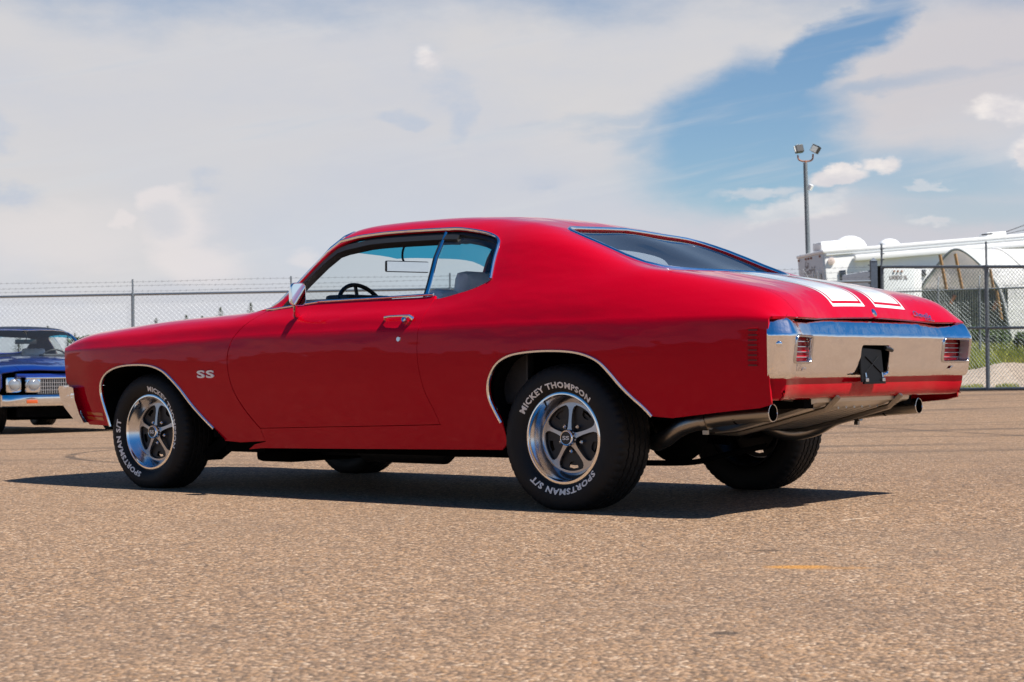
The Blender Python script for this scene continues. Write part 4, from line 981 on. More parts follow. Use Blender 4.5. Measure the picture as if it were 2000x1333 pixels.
# rear-view mirror
Rm = Matrix.Rotation(radians(-20), 3, 'Z') @ Matrix.Rotation(radians(1.2), 3, 'Y')
bm = bmesh.new(); b_box(bm, (0, 0, 0), (.022, .265, .062), bev=.009); bmesh.ops.rotate(bm, cent=(0, 0, 0), matrix=Rm, verts=bm.verts); bmesh.ops.translate(bm, vec=(1.118, .0, 1.196), verts=bm.verts)
b_tube(bm, smooth_pts([(1.105, 0, 1.21), (1.085, .0, 1.25), (1.095, 0, 1.30), (1.13, 0, 1.335)], 4), .006, 8); b_box(bm, (1.14, 0, 1.338), (.06, .05, .02))
rv = bm_obj('rear_view_mirror', bm, M_seal, car, True)
bm = bmesh.new(); b_box(bm, (.0125, 0, 0), (.002, .257, .054), bev=.0008); bmesh.ops.rotate(bm, cent=(0, 0, 0), matrix=Rm, verts=bm.verts); bmesh.ops.translate(bm, vec=(1.118, .0, 1.196), verts=bm.verts)
bm_obj('mirror_face', bm, MATS['mirror_face'], rv)
for y in (-.30, .30):
    bm = bmesh.new(); b_box(bm, (1.22, y, 1.355), (.14, .34, .012), Matrix.Rotation(radians(-8), 3, 'Y'), bev=.004); bm_obj('sun_visor', bm, M_trim_dark, car)
# ---------------------------------------------------------------- placing things in the yard: heading and distance from where the photographer stood
FH = Vector((-sin(YAW), cos(YAW), 0)); RH = Vector((cos(YAW), sin(YAW), 0))
def horizon(px): return 722-(px-1000)*.0094
def at(px, Z, py=None, h=0.0):
    """point at heading px, distance Z; height from py or h"""
    lat = (px-1000)/3435*Z; p = CAM+FH*Z+RH*lat
    p.z = CAM.z+(horizon(px)-py)/3435*Z if py is not None else h
    return p
def gh(x, y):
    """height of the yard: level round the car, falling a little to the left and rising to the right further off"""
    d = Vector((x, y, 0))-Vector((CAM.x, CAM.y, 0)); Z = d.dot(FH); lat = d.dot(RH)
    t = min(1, max(0, (Z-12)/16)); t = t*t*(3-2*t); a = max(-.3, min(.34, lat/max(Z, 1)))
    return t*(.03+.60*a)
def gat(px, Z): p = at(px, Z); p.z = gh(p.x, p.y); return p
# ground sheet
def axis(c):
    a = [0]
    st = .8
    while a[-1] < 1800: a.append(a[-1]+st); st *= 1.09 if a[-1] > 40 else 1.0
    return [c-v for v in a[:0:-1]]+[c+v for v in a]
gx, gy = axis(0), axis(0); V = [(x, y, gh(x, y) if abs(x) < 140 and abs(y) < 140 else gh(x, y)*.6) for y in gy for x in gx]; nx = len(gx)
F = [(j*nx+i, j*nx+i+1, (j+1)*nx+i+1, (j+1)*nx+i) for j in range(len(gy)-1) for i in range(nx-1)]
m, g = newmat('aggregate_asphalt'); tcn = g.n('ShaderNodeNewGeometry').outputs['Position']
vor = g.n('ShaderNodeTexVoronoi', ins={'Vector': tcn, 'Scale': 84.0, 'Randomness': 1.0}); vr = g.n('ShaderNodeSeparateXYZ', ins={0: vor.outputs['Color']})
vor2 = g.n('ShaderNodeTexVoronoi', ins={'Vector': tcn, 'Scale': 46.0, 'Randomness': 1.0}); vr2 = g.n('ShaderNodeSeparateXYZ', ins={0: vor2.outputs['Color']})
stone = g.ramp(vr.outputs[0], [(0, (.035, .028, .028)), (.14, (.10, .078, .07)), (.28, (.21, .145, .10)), (.5, (.35, .25, .17)), (.70, (.45, .335, .25)), (.82, (.36, .21, .09)), (.9, (.50, .40, .32)), (1.0, (.78, .68, .58))])
stone2 = g.ramp(vr2.outputs[1], [(0, (.07, .055, .055)), (.2, (.20, .145, .11)), (.5, (.33, .24, .175)), (.8, (.43, .315, .235)), (1.0, (.52, .39, .26))])
c = g.mix(.24, stone, stone2)
gap = g.smooth(vor.outputs['Distance'], .0, .9)
c = g.mix(g.m('MULTIPLY', g.smooth(vor.outputs['Distance'], .42, .85), .62), c, (.05, .040, .036))
f1, _ = g.noise(tcn, .55, 6, .62); f2, _ = g.noise(tcn, 3.2, 5, .65); f3, _ = g.noise(tcn, .13, 4, .6)
c = g.mix(g.m('MULTIPLY', g.smooth(f1, .46, .70), .30), c, (.12, .10, .095))
c = g.mix(g.m('MULTIPLY', g.smooth(f2, .50, .74), .42), c, (.12, .095, .088))
c = g.mix(g.m('MULTIPLY', g.smooth(f3, .38, .62), .16), c, (.46, .36, .27))
sp = g.n('ShaderNodeSeparateXYZ', ins={0: tcn}); GX, GY = sp.outputs[0], sp.outputs[1]
lz = g.m('ADD', g.m('MULTIPLY', g.m('SUBTRACT', GX, CAM.x), FH.x), g.m('MULTIPLY', g.m('SUBTRACT', GY, CAM.y), FH.y))
la = g.m('ADD', g.m('MULTIPLY', g.m('SUBTRACT', GX, CAM.x), RH.x), g.m('MULTIPLY', g.m('SUBTRACT', GY, CAM.y), RH.y))
# long faint traffic streaks across the lot, tyre marks, one paint drag, oil spots
sv = g.n('ShaderNodeCombineXYZ', ins={0: g.m('MULTIPLY', g.m('ADD', la, g.m('MULTIPLY', lz, .25)), .10), 1: g.m('MULTIPLY', g.m('SUBTRACT', lz, g.m('MULTIPLY', la, .10)), 1.6), 2: 0.0}).outputs[0]
st, _ = g.noise(sv, 1.0, 5, .62)
far = g.smooth(lz, 8.5, 14)
c = g.mix(g.m('MULTIPLY', g.m('MULTIPLY', g.smooth(st, .52, .64), .52), far), c, (.07, .062, .060))
def arc_mark(cx, cy, r, w, a0, a1, s):
    dx = g.m('SUBTRACT', GX, cx); dy = g.m('SUBTRACT', GY, cy); d = g.m('SQRT', g.m('MULTIPLY_ADD', dx, dx, g.m('MULTIPLY', dy, dy)))
    e = g.m('ABSOLUTE', g.m('SUBTRACT', d, r)); m_ = g.m('SUBTRACT', 1.0, g.smooth(e, w*.5, w))
    an = g.m('ARCTAN2', dy, dx); k = g.m('MULTIPLY', g.m('GREATER_THAN', an, a0), g.m('LESS_THAN', an, a1))
    return g.m('MULTIPLY', g.m('MULTIPLY', m_, k), g.m('MULTIPLY', g.smooth(f2, .25, .55), s))
marks = arc_mark(-2.2, 2.9, 2.1, .05, -3.2, -1.0, .65)
marks = g.m('MAXIMUM', marks, arc_mark(-14.0, 40.0, 36.2, .07, -3.2, 3.2, .45))
marks = g.m('MAXIMUM', marks, arc_mark(-16.0, 44.0, 38.5, .10, -3.2, 3.2, .45))
marks = g.m('MAXIMUM', marks, arc_mark(14.0, 36.0, 31.2, .09, -3.2, 3.2, .5))
c = g.mix(marks, c, (.045, .04, .04))
def spot(cx, cy, a, b, rot, col, s, c):
    dx = g.m('SUBTRACT', GX, cx); dy = g.m('SUBTRACT', GY, cy); co, si = cos(rot), sin(rot)
    u_ = g.m('DIVIDE', g.m('ADD', g.m('MULTIPLY', dx, co), g.m('MULTIPLY', dy, si)), a); v_ = g.m('DIVIDE', g.m('ADD', g.m('MULTIPLY', dx, -si), g.m('MULTIPLY', dy, co)), b)
    d = g.m('SQRT', g.m('MULTIPLY_ADD', u_, u_, g.m('MULTIPLY', v_, v_))); d = g.m('ADD', d, g.m('MULTIPLY', g.m('SUBTRACT', f2, .5), 1.2))
    return g.mix(g.m('MULTIPLY', g.m('SUBTRACT', 1.0, g.smooth(d, .6, 1.15)), s), c, col)
c = spot(4.80, -2.26, .11, .055, .70, (.50, .27, .07), .85, c); c = spot(4.92, -2.22, .14, .035, .70, (.42, .24, .09), .5, c)
c = spot(4.127, -.59, .13, .010, 1.45, (.75, .68, .60), .6, c); c = spot(5.085, -1.786, .10, .009, .43, (.22, .09, .05), .6, c); c = spot(4.47, -1.88, .055, .035, .7, (.10, .075, .06), .8, c); c = spot(5.35, -3.57, .045, .03, .7, (.07, .06, .055), .85, c)
c = spot(5.1, -2.9, .5, .22, .4, (.11, .09, .085), .12, c); c = spot(5.55, -3.1, .45, .25, -.3, (.11, .09, .085), .12, c)
bh = g.m('ADD', g.m('MULTIPLY', vor.outputs['Distance'], -1.0), g.m('MULTIPLY', vr.outputs[1], .7))
bmp = g.n('ShaderNodeBump', ins={'Height': bh, 'Strength': 1.0, 'Distance': .006}).outputs[0]
b = g.n('ShaderNodeBsdfPrincipled', ins={'Base Color': g.mix(1.0, c, (.80, .69, .575), 'MULTIPLY'), 'Roughness': .85, 'Specular IOR Level': .25, 'Normal': bmp}); out(g, b.outputs[0])
tag(mesh_obj('ground', V, F, m, smooth=True), kind='structure')

# loose chippings on the lot
V, F = [], []
for i in range(1500):
    Z = 2.2+10*random.random()**1.5; la_ = random.uniform(-.34, .34)*Z; p = CAM+FH*Z+RH*la_; r = random.uniform(.0015, .0045); k = len(V); a = random.uniform(0, 6.28)
    for j in range(5): V.append((p.x+r*cos(a+j*1.257)*random.uniform(.7, 1.3), p.y+r*sin(a+j*1.257)*random.uniform(.7, 1.3), 0))
    V.append((p.x, p.y, r*random.uniform(.5, 1.1))); F += [(k+j, k+(j+1) % 5, k+5) for j in range(5)]
M_chip = pmat('stone_chips', (.12, .09, .075), .85, var=.7, vscale=3.0)
o = mesh_obj('loose_chippings', V, F, M_chip); tag(o, 'scattered small stone chips on the lot in the foreground', 'gravel', kind='stuff')

# materials of the yard
M_galv = chrome('galvanised_pipe', (.30, .33, .34), .42, .05)
M_galvd = pmat('weathered_pipe', (.16, .18, .19), .55, metal=.4, var=.25)
M_wire = pmat('fence_wire', (.26, .29, .30), .5, metal=.5)
M_wirel = pmat('bright_fence_wire', (.40, .42, .44), .5, metal=.2)
M_barb = pmat('barbed_wire', (.20, .21, .22), .6, metal=.3)
M_rvwhite = pmat('rv_white_skin', (.78, .78, .76), .35, var=.02, coat=.3)
M_rvgrey = pmat('rv_grey_end', (.62, .645, .64), .45, var=.05)
M_darkglass = pmat('dark_window', (.02, .022, .025), .12, coat=.5)
M_wood = pmat('weathered_timber', (.26, .15, .065), .8, var=.25, vscale=8)
def sheeting(name, c, tr):
    m, g = newmat(name); tc = g.n('ShaderNodeTexCoord').outputs['Object']; f, _ = g.noise(tc, 1.3, 4, .6); c2 = g.mix(g.smooth(f, .3, .7), c, tuple(x*.88 for x in c))
    bp = g.n('ShaderNodeBump', ins={'Height': f, 'Strength': .5, 'Distance': .3}).outputs[0]
    d = g.n('ShaderNodeBsdfPrincipled', ins={'Base Color': c2, 'Roughness': .5, 'Normal': bp}); t = g.n('ShaderNodeBsdfTranslucent', ins={'Color': c2})
    out(g, g.n('ShaderNodeMixShader', ins={0: tr, 1: d.outputs[0], 2: t.outputs[0]}).outputs[0]); return m
M_plastic = sheeting('white_sheeting', (.85, .85, .85), .55)
M_gable = sheeting('beige_sheeting', (.92, .84, .80), .65)
M_corr = pmat('grey_steel_sheet', (.20, .22, .21), .5, metal=.3, var=.2, vscale=6)
M_gravel = pmat('gravel', (.31, .245, .185), .95, var=.30, vscale=14, bump=.8, bscale=30)
M_post = pmat('blue_grey_post', (.065, .085, .115), .6, var=.2)
M_rust = pmat('rusty_bracket', (.30, .13, .07), .8, var=.3)
M_lampg = pmat('lamp_lens', (.55, .55, .50), .2, coat=.5)
def foliage(name, c1, c2, sc=2.5, tr=.25):
    m, g = newmat(name); P_ = g.n('ShaderNodeNewGeometry').outputs['Position']; f, _ = g.noise(P_, sc, 4, .6)
    oi = g.n('ShaderNodeNewGeometry').outputs['Random Per Island']
    c = g.mix(g.m('ADD', g.m('MULTIPLY', g.smooth(f, .35, .65), .6), g.m('MULTIPLY', oi, .4)), c1, c2)
    d = g.n('ShaderNodeBsdfPrincipled', ins={'Base Color': c, 'Roughness': .7, 'Specular IOR Level': .2}); t = g.n('ShaderNodeBsdfTranslucent', ins={'Color': c})
    out(g, g.n('ShaderNodeMixShader', ins={0: tr, 1: d.outputs[0], 2: t.outputs[0]}).outputs[0]); return m
M_needle = foliage('conifer_needles', (.030, .055, .022), (.065, .095, .035))
M_leaf = foliage('shrub_leaves', (.045, .08, .022), (.10, .14, .045))
M_grass = foliage('tall_grass', (.20, .25, .035), (.38, .36, .10), 1.2, .35)
M_bark = pmat('bark', (.09, .065, .05), .9, var=.3)

# ---------------------------------------------------------------- chain-link fences
def fence(name, A, B, zr, posts, label, strands=3, mid=False, bottom=False, sp=.10, wr_=.0035, rail_r=.024, arm=.27, z0=None, lean=.0, mat_r=None, st_gap=.088, mat_w=None):
    """A, B: ends on the ground; zr: rail height above ground at A and B"""
    A, B = Vector(A), Vector(B); L = Vector((B.x-A.x, B.y-A.y, 0)); n = L.length; d = L/n; nrm = Vector((-d.y, d.x, 0))
    root = empty(name, (A.x, A.y, A.z), label=label, cat='fence'); mat_r = mat_r or M_galv
    def pt(s, z, o=0.0):
        t = s/n; base = A.z+(B.z-A.z)*t; hgt = zr[0]+(zr[1]-zr[0])*t
        return Vector((d.x*s+nrm.x*o, d.y*s+nrm.y*o, base-A.z+z*hgt))
    def part(nm, f, mat, sm=True):
        bm = bmesh.new(); f(bm); return bm_obj(nm, bm, mat, root, sm, 50)
    part('top_rail', lambda bm: b_tube(bm, [pt(0, 1), pt(n, 1)], rail_r, 10), mat_r)
    if mid: part('middle_rail', lambda bm: b_tube(bm, [pt(0, .505), pt(n, .505)], rail_r*.9, 10), mat_r)
    if bottom: part('bottom_rail', lambda bm: b_tube(bm, [pt(0, .012), pt(n, .012)], rail_r, 10), mat_r)
    for s in posts:
        def f(bm, s=s):
            p = pt(s, 0); b_tube(bm, [p-Vector((0, 0, .1)), pt(s, 1)+Vector((0, 0, .03))], rail_r*1.3, 10); q = pt(s, 1)+Vector((0, 0, .03))
            b_tube(bm, [q, q+Vector((0, 0, .04)), q+Vector((0, 0, arm))+nrm*lean], rail_r*.7, 8)
            b_cyl(bm, q-Vector((0, 0, .07)), q-Vector((0, 0, .03)), rail_r*1.6, seg=10)
        part('post', f, mat_r)
    # fabric: two families of slanted wires, one a wire's width behind the other
    V, F = [], []
    hz_ = zr[0]; k = -hz_
    def wire(p, q, r):
        i = len(V); t = (q-p).normalized(); a = t.orthogonal().normalized(); b2 = t.cross(a)
        for e in (p, q):
            for j in range(3): V.append(e+a*r*cos(2.094*j)+b2*r*sin(2.094*j))
        F.extend([(i, i+1, i+4, i+3), (i+1, i+2, i+5, i+4), (i+2, i, i+3, i+5)])
    while k < n:
        for sgn, o in ((1, .012), (-1, .019)):
            s0, s1 = (k, k+hz_) if sgn > 0 else (k+hz_, k); t0, t1 = 0.0, 1.0
            def cl(s0, s1, lo, hi):
                ts = [0.0, 1.0]
                if s0 == s1: return ts
                for lim in (lo, hi):
                    t = (lim-s0)/(s1-s0)
                    if 0 < t < 1:
                        if (s1 > s0) == (lim == lo): ts[0] = max(ts[0], t)
                        else: ts[1] = min(ts[1], t)
                return ts
            a0, a1 = cl(s0, s1, 0, n)
            if a1-a0 > .01: wire(pt(s0+(s1-s0)*a0, .012+.975*a0, o), pt(s0+(s1-s0)*a1, .012+.975*a1, o), wr_)
        k += sp
    o = mesh_obj('chain_link_mesh', V, F, mat_w or M_wire, root); o['kind'] = 'stuff'
    for i in range(strands):
        zz = .07+st_gap*i
        def f(bm, zz=zz):
            N_ = max(2, int(n/1.5)); pts = []
            for j in range(N_+1):
                s = n*j/N_; q = pt(s, 1)+Vector((0, 0, zz+.012*sin(j*1.7+zz*40)))+nrm*lean*zz/arm; pts.append(q)
            b_tube(bm, pts, .0028, 4)
            s = .1+random.random()*.1
            while s < n:
                j = s/n*N_; a = pts[int(j)].lerp(pts[min(int(j)+1, N_)], j-int(j))
                for w in (-.010, .010): b_tube(bm, [a+Vector((0, 0, -.020))+d*(w-.006), a+Vector((0, 0, .020))+d*(w+.006)], .0022, 3, caps=False)
                s += .125
        part('barbed_strand', f, M_barb, False)
    return root
P0, P1 = gat(-420, 34.5), gat(1702, 31.0)
zr0 = at(-420, 34.5, 588).z-P0.z; zr1 = at(1702, 31.0, 550).z-P1.z; LF = (P1-P0).length
post_s = []
pa = [(px, (at(px, 34.5+(31-34.5)*(px+420)/2122)-Vector((P0.x, P0.y, CAM.z))).length) for px in (-360, -50, 260, 570, 880, 1190, 1500)]
fence('fence', P0, P1, (zr0, zr1), [s for _, s in pa], 'long grey chain-link fence topped with three barbed strands, behind both cars', sp=.10, wr_=.0013, arm=.26, mat_w=M_wirel)
G0, G1 = gat(1722, 32.3), gat(2140, 27.9)
gzr = (at(1722, 32.3, 522).z-G0.z, at(2140, 27.9, 521).z-G1.z); Lg = (Vector((G1.x, G1.y, 0))-Vector((G0.x, G0.y, 0))).length
gd = (Vector((G1.x, G1.y, 0))-Vector((G0.x, G0.y, 0))).normalized()
gpt = lambda px: (at(px, 32.3+(27.9-32.3)*(px-1722)/418)-Vector((G0.x, G0.y, CAM.z))).length
gate = fence('gate', G0, G1, gzr, [0.03, gpt(1932), Lg-.03], 'wide framed chain-link gate with middle rail standing right of the tail of the red car', strands=0, mid=True, bottom=True, sp=.082, wr_=.0032, rail_r=.028, arm=.40, mat_r=M_galvd, mat_w=M_wire)
gate['category'] = 'gate'
bm = bmesh.new()
for k in (.13, .24, .33):
    q = Vector((0, 0, gzr[0]+k)); b_box(bm, tuple(q+gd*.05), (.10, .02, .018), Matrix.Rotation(atan2(gd.y, gd.x), 3, 'Z'))
bm_obj('barb_bracket', bm, M_galvd, gate)
bm = bmesh.new(); q = gd*gpt(1932)+Vector((0, 0, gzr[0]+.41)); b_box(bm, tuple(q+gd*.03), (.24, .03, .022), Matrix.Rotation(atan2(gd.y, gd.x), 3, 'Z')); bm_obj('barb_bracket', bm, M_galvd, gate)
# gate post pair: thick blue-grey post and a narrow dark hinge post
p = gat(1708, 31.4); top = at(1708, 31.4, 503).z; root = empty('gate_post', tuple(p), label='thick blue-grey square gate post with a pointed cap', cat='post')
bm = bmesh.new(); b_box(bm, (0, 0, (top-p.z)/2-.06), (.115, .115, top-p.z-.02), Matrix.Rotation(YAW, 3, 'Z')); bm_obj('shaft', bm, M_post, root)
bm = bmesh.new(); r = bmesh.ops.create_cone(bm, segments=4, radius1=.092, radius2=.01, depth=.06, cap_ends=True); bmesh.ops.rotate(bm, cent=(0, 0, 0), matrix=Matrix.Rotation(YAW+pi/4, 3, 'Z'), verts=bm.verts)
bmesh.ops.translate(bm, vec=(0, 0, top-p.z-.04), verts=bm.verts); bm_obj('cap', bm, M_post, root)
bm = bmesh.new()
for k in range(9): q = -RH*.07+Vector((0, 0, top-p.z-.14-k*.108)); b_box(bm, tuple(q), (.05, .02, .02), Matrix.Rotation(YAW, 3, 'Z'))
bm_obj('wire_clip', bm, M_galvd, root)
p = gat(1718.5, 32.0); top = at(1718.5, 32, 520).z; bm = bmesh.new(); b_box(bm, (0, 0, (top-p.z)/2), (.045, .05, top-p.z), Matrix.Rotation(YAW, 3, 'Z'))
o = bm_obj('hinge_post', bm, M_under); o.location = p; tag(o, 'narrow black hinge post between the blue-grey post and the gate', 'post')
# second fence beyond, posts with slanting arms
Q0, Q1 = gat(1745, 41), gat(2160, 39.5)
f2z = (at(1745, 41, 571).z-Q0.z, at(2160, 39.5, 557).z-Q1.z); q2 = lambda px: (at(px, 41-1.5*(px-1745)/415)-Vector((Q0.x, Q0.y, CAM.z))).length
fence('fence', Q0, Q1, f2z, [q2(1815), q2(1905), q2(2080)], 'darker chain-link fence further back, between the gate and the white tunnel shelter', strands=1, sp=.10, wr_=.0022, rail_r=.022, arm=.30, lean=.22, mat_r=M_galvd)

# ---------------------------------------------------------------- bank, gravel and grass beyond the gate
def sheet(name, rows, mat, kind='structure', step=14, rough=0.0):
    """rows of (Z, [(px, height)...]) joined into a terrain sheet"""
    V, F = [], []; n = step
    for Z, hp in rows:
        xs = [a for a, _ in hp]; hs = [b for _, b in hp]
        for i in range(n+1):
            px = xs[0]+(xs[-1]-xs[0])*i/n; h = float(np.interp(px, xs, hs)); p = at(px, Z); V.append((p.x, p.y, h+(random.random()-.5)*rough))
    for j in range(len(rows)-1):
        for i in range(n): F.append((j*(n+1)+i, j*(n+1)+i+1, (j+1)*(n+1)+i+1, (j+1)*(n+1)+i))
    o = mesh_obj(name, V, F, mat, smooth=True); o['kind'] = kind; return o
def gy_(px, Z): return gat(px, Z).z
rr = []
prof = [(32.6, -.05), (33.2, .05), (34.0, .24), (34.8, .40), (35.6, .47), (36.6, .46), (38, .40)]
for Z, h in prof: rr.append((Z, [(px, gy_(px, Z)+h*(.35+.65*min(1, max(0, (px-1820)/130)))) for px in range(1640, 2260, 20)]))
sheet('gravel_bank', rr, M_gravel, step=60, rough=.03)
def bankz(px, Z): return float(np.interp(Z, [37, 39, 42, 46, 60], [.55, .72, .98, 1.25, 1.5]))
rr = []
for Z in (36.6, 37.5, 39, 41, 43, 45, 48, 54, 70): rr.append((Z, [(px, bankz(px, Z)-.05) for px in range(1600, 2320, 20)]))
M_soil = pmat('grassy_soil', (.22, .24, .06), .95, var=.3, vscale=4)
sheet('grass_bank', rr, M_soil, step=40, rough=.04)
V, F = [], []
for i in range(15000):
    px = random.uniform(1690, 2120); Z = 36.9+8.5*random.random()**1.3; p = at(px, Z); z = bankz(px, Z)-.05
    h = random.uniform(.10, .30)*(1.1 if Z < 42 else .8); w = random.uniform(.008, .02); a = random.uniform(0, 2*pi); le = random.uniform(-.14, .14), random.uniform(-.10, .10)
    k = len(V); dx, dy = w*cos(a), w*sin(a)
    V += [(p.x-dx, p.y-dy, z), (p.x+dx, p.y+dy, z), (p.x+dx*.6+le[0]*.5, p.y+dy*.6+le[1]*.5, z+h*.6), (p.x-dx*.6+le[0]*.5, p.y-dy*.6+le[1]*.5, z+h*.6), (p.x+le[0], p.y+le[1], z+h)]
    F += [(k, k+1, k+2, k+3), (k+3, k+2, k+4)]
o = mesh_obj('grass', V, F, M_grass); tag(o, 'tall yellow-green grass on the bank beyond the gate', 'grass', kind='stuff')
V, F = [], []
for i in range(1600):      # weeds along the foot of the gate
    px = random.choice([random.gauss(1872, 14), random.gauss(1905, 6), random.gauss(1822, 20), random.gauss(1965, 10)]); Z = random.uniform(31.0, 33.4); p = gat(px, Z); h = random.uniform(.03, .11); a = random.uniform(0, 6.28); w = .012; k = len(V)
    V += [(p.x-w*cos(a), p.y-w*sin(a), p.z), (p.x+w*cos(a), p.y+w*sin(a), p.z), (p.x+random.uniform(-.05, .05), p.y+random.uniform(-.05, .05), p.z+h)]; F.append((k, k+1, k+2))
o = mesh_obj('weeds', V, F, M_grass); tag(o, 'low weeds along the foot of the gate', 'weeds', kind='stuff')
def leaf_cloud(bm, blobs, n, size):
    for i in range(n):
        c, r = random.choice(blobs); d_ = Vector((random.gauss(0, 1), random.gauss(0, 1), random.gauss(0, 1))).normalized()*(random.random()**.45)
        p = Vector(c)+Vector((d_.x*r[0], d_.y*r[1], d_.z*r[2])); s = size*random.uniform(.6, 1.4); a = Vector((random.gauss(0, 1), random.gauss(0, 1), random.gauss(0, 1))).normalized(); b_ = a.orthogonal().normalized()
        vs_ = [bm.verts.new(p+a*s), bm.verts.new(p+b_*s*.55), bm.verts.new(p-a*s), bm.verts.new(p-b_*s*.55)]; bm.faces.new(vs_)
def shrub(px, Z, w, h, label, n=900, group=None):
    p = at(px, Z); p.z = bankz(px, Z)-.05; r = empty('shrub', tuple(p), label=label, cat='shrub', group=group)
    bm = bmesh.new(); bl = [((random.uniform(-w*.35, w*.35), random.uniform(-.2, .2), h*random.uniform(.35, .62)), (w*.28, w*.28, h*.36)) for _ in range(5)]; leaf_cloud(bm, bl, n, .055); bm_obj('foliage', bm, M_leaf, r)
    bm = bmesh.new()
    for c, _ in bl: b_tube(bm, [(0, 0, -.05), (c[0]*.5, c[1]*.5, c[2]*.5), c], .012, 5)
    bm_obj('stem', bm, M_bark, r)
shrub(1915, 43.5, 1.3, .62, 'dark green shrub in front of the grey shelter wall, left of the gate upright', 1300)
shrub(1950, 43.0, .9, .55, 'dark green shrub just right of the gate upright')
shrub(1880, 44.5, .8, .55, 'dark shrub at the left end of the shelter wall, nearest the red car')
shrub(2003, 41.5, .5, .60, 'small green shrub at the right edge of the picture by the white shelter')

# ---------------------------------------------------------------- tunnel shelter
Zs = 48.0
def gp(px, py, dz=0.0): return at(px, Zs-(px-1800)*.004+dz, py)
gab = [(1770, 668), (1778, 622), (1790, 582), (1800, 565), (1810, 549), (1822, 534), (1836, 516), (1850, 500), (1860, 491), (1869, 487.5), (1879, 488.5), (1890, 494), (1903, 504), (1917, 517), (1930, 530), (1943, 547), (1953, 565), (1961, 590), (1968, 620), (1973, 650), (1976, 690)]
gab = [tuple(p) for p in smooth_pts(gab, 3)]
sh = empty('tunnel_shelter', tuple(at(1872, Zs, h=1.2)), label='white plastic tunnel shelter with a beige and grey end wall behind the gate', cat='shelter'); o0 = sh.location.copy()
adir = (FH*.35+RH*.93+Vector((0, 0, .03))).normalized()
def loc(p): return Vector(p)-o0
prf = [loc(gp(*p)) for p in gab]
V, F = [], []; K = 9
for k in range(K):
    for p in prf: V.append(p+adir*1.25*k+Vector((0, 0, .02*sin(k*2.1)-.03*(k % 2))))
n = len(prf)
for k in range(K-1):
    for i in range(n-1): F.append((k*n+i, k*n+i+1, (k+1)*n+i+1, (k+1)*n+i))
sm_ = mesh_obj('cover', V, F, M_plastic, sh, smooth=True)
def gpoly(pts, dz): return [loc(gp(x, y, dz)) for x, y in pts]
up_ = [p for p in gab if p[1] <= 566]; dn = [(1800, 566), (1954, 566)]
V = gpoly(up_, .05); mesh_obj('end_sheet', V, [tuple(range(len(V)))], M_gable, sh)
V, F = [], []
for i in range(44):
    for s, px in ((0, 1772+i*4.6), (1, 1772+i*4.6+2.3)):
        for y in (564, 700): V.append(loc(gp(px, y, .03+.06*s)))
for i in range(87): F.append((2*i, 2*i+1, 2*i+3, 2*i+2))
ok = [f for f in F if True]
mesh_obj('steel_wall', V[:2*88], [f for f in F if max(f) < 2*88 and f[0] < 2*86], M_corr, sh)
bm = bmesh.new(); b_tube(bm, [q-adir*.02 for q in prf], .035, 8); bm_obj('end_hoop', bm, M_galvd, sh, True)
for k in range(1, K): bm = bmesh.new(); b_tube(bm, [q+adir*1.25*k+Vector((0, 0, .005)) for q in prf], .03, 6); bm_obj('hoop', bm, M_plastic, sh, True)
for i, (x0, y0, x1, y1, w) in enumerate([(1838, 498, 1850, 566, .045), (1868, 496, 1881, 566, .045), (1936, 526, 1942, 567, .04), (1948, 568, 1957, 625, .04), (1796, 529, 1798, 574, .035)]):
    a, b_ = loc(gp(x0, y0, -.15)), loc(gp(x1, y1, -.15)); bm = bmesh.new(); b_tube(bm, [a, b_], w, 4); bm_obj('timber_pole', bm, M_wood, sh)
for x0, y0, x1, y1 in ((1867, 577, 1857, 595), (1949, 588, 1940, 607)):
    bm = bmesh.new(); b_tube(bm, [loc(gp(x0, y0, -.1)), loc(gp(x1, y1, -.1))], .05, 4); bm_obj('rusty_brace', bm, M_rust, sh)
# ---------------------------------------------------------------- motorhome
def rvbox(root, o0, ax, ay, name, u0, u1, v0, v1, z0, z1, mat, bev=0.0, ch=None):
    """box in the vehicle's frame: u along its side, v across, z up"""
    bm = bmesh.new(); M3 = Matrix((ax, ay, ax.cross(ay))).transposed()
    vs_ = b_box(bm, ((u0+u1)/2, (v0+v1)/2, (z0+z1)/2), (abs(u1-u0), abs(v1-v0), abs(z1-z0)), bev=bev); bmesh.ops.rotate(bm, cent=(0, 0, 0), matrix=M3, verts=bm.verts)
    return bm_obj(name, bm, mat, ch or root, bev > 0, 40)
ang = radians(8); tilt = radians(4.6)
ax = ((RH*cos(ang)+FH*sin(ang))*cos(tilt)+Vector((0, 0, sin(tilt)))).normalized(); ay = (FH*cos(ang)-RH*sin(ang)).normalized(); azv = ax.cross(ay)
base = at(1627, 50.0); base.z = 1.0
rv = empty('motorhome', tuple(base), label='long white motorhome with roof domes and a lettered grey end, behind the fence', cat='motorhome')
top = at(1627, 50, 488).z-base.z
bx = lambda *a, **k: rvbox(rv, base, ax, ay, *a, **k)
bx('body', 0, 11.5, 0.02, 2.5, -.5, top-.06, M_rvwhite, .06); bx('roof', -.04, 11.55, -.02, 2.54, top-.10, top, M_rvwhite, .04)
bx('roof_rail', .05, 11.5, -.02, .03, top-.16, top-.13, M_rvgrey)
bx('awning_case', .85, 11.0, -.16, .0, top-.40, top-.22, M_rvwhite, .05)
bx('end_panel', -.03, .03, .06, 2.44, .0, top-.12, M_rvgrey, .02)
bx('end_window', -.05, .0, .30, 2.10, top-1.30, top-.66, M_darkglass)
for v in (.80, .36): bx('ladder_rail', -.14, -.10, v-.03, v+.03, 0, top-.55, M_rvwhite)
for z in (.25, .60, .95): bx('ladder_rung', -.14, -.11, .36, .80, z+.8, z+.83, M_rvwhite)
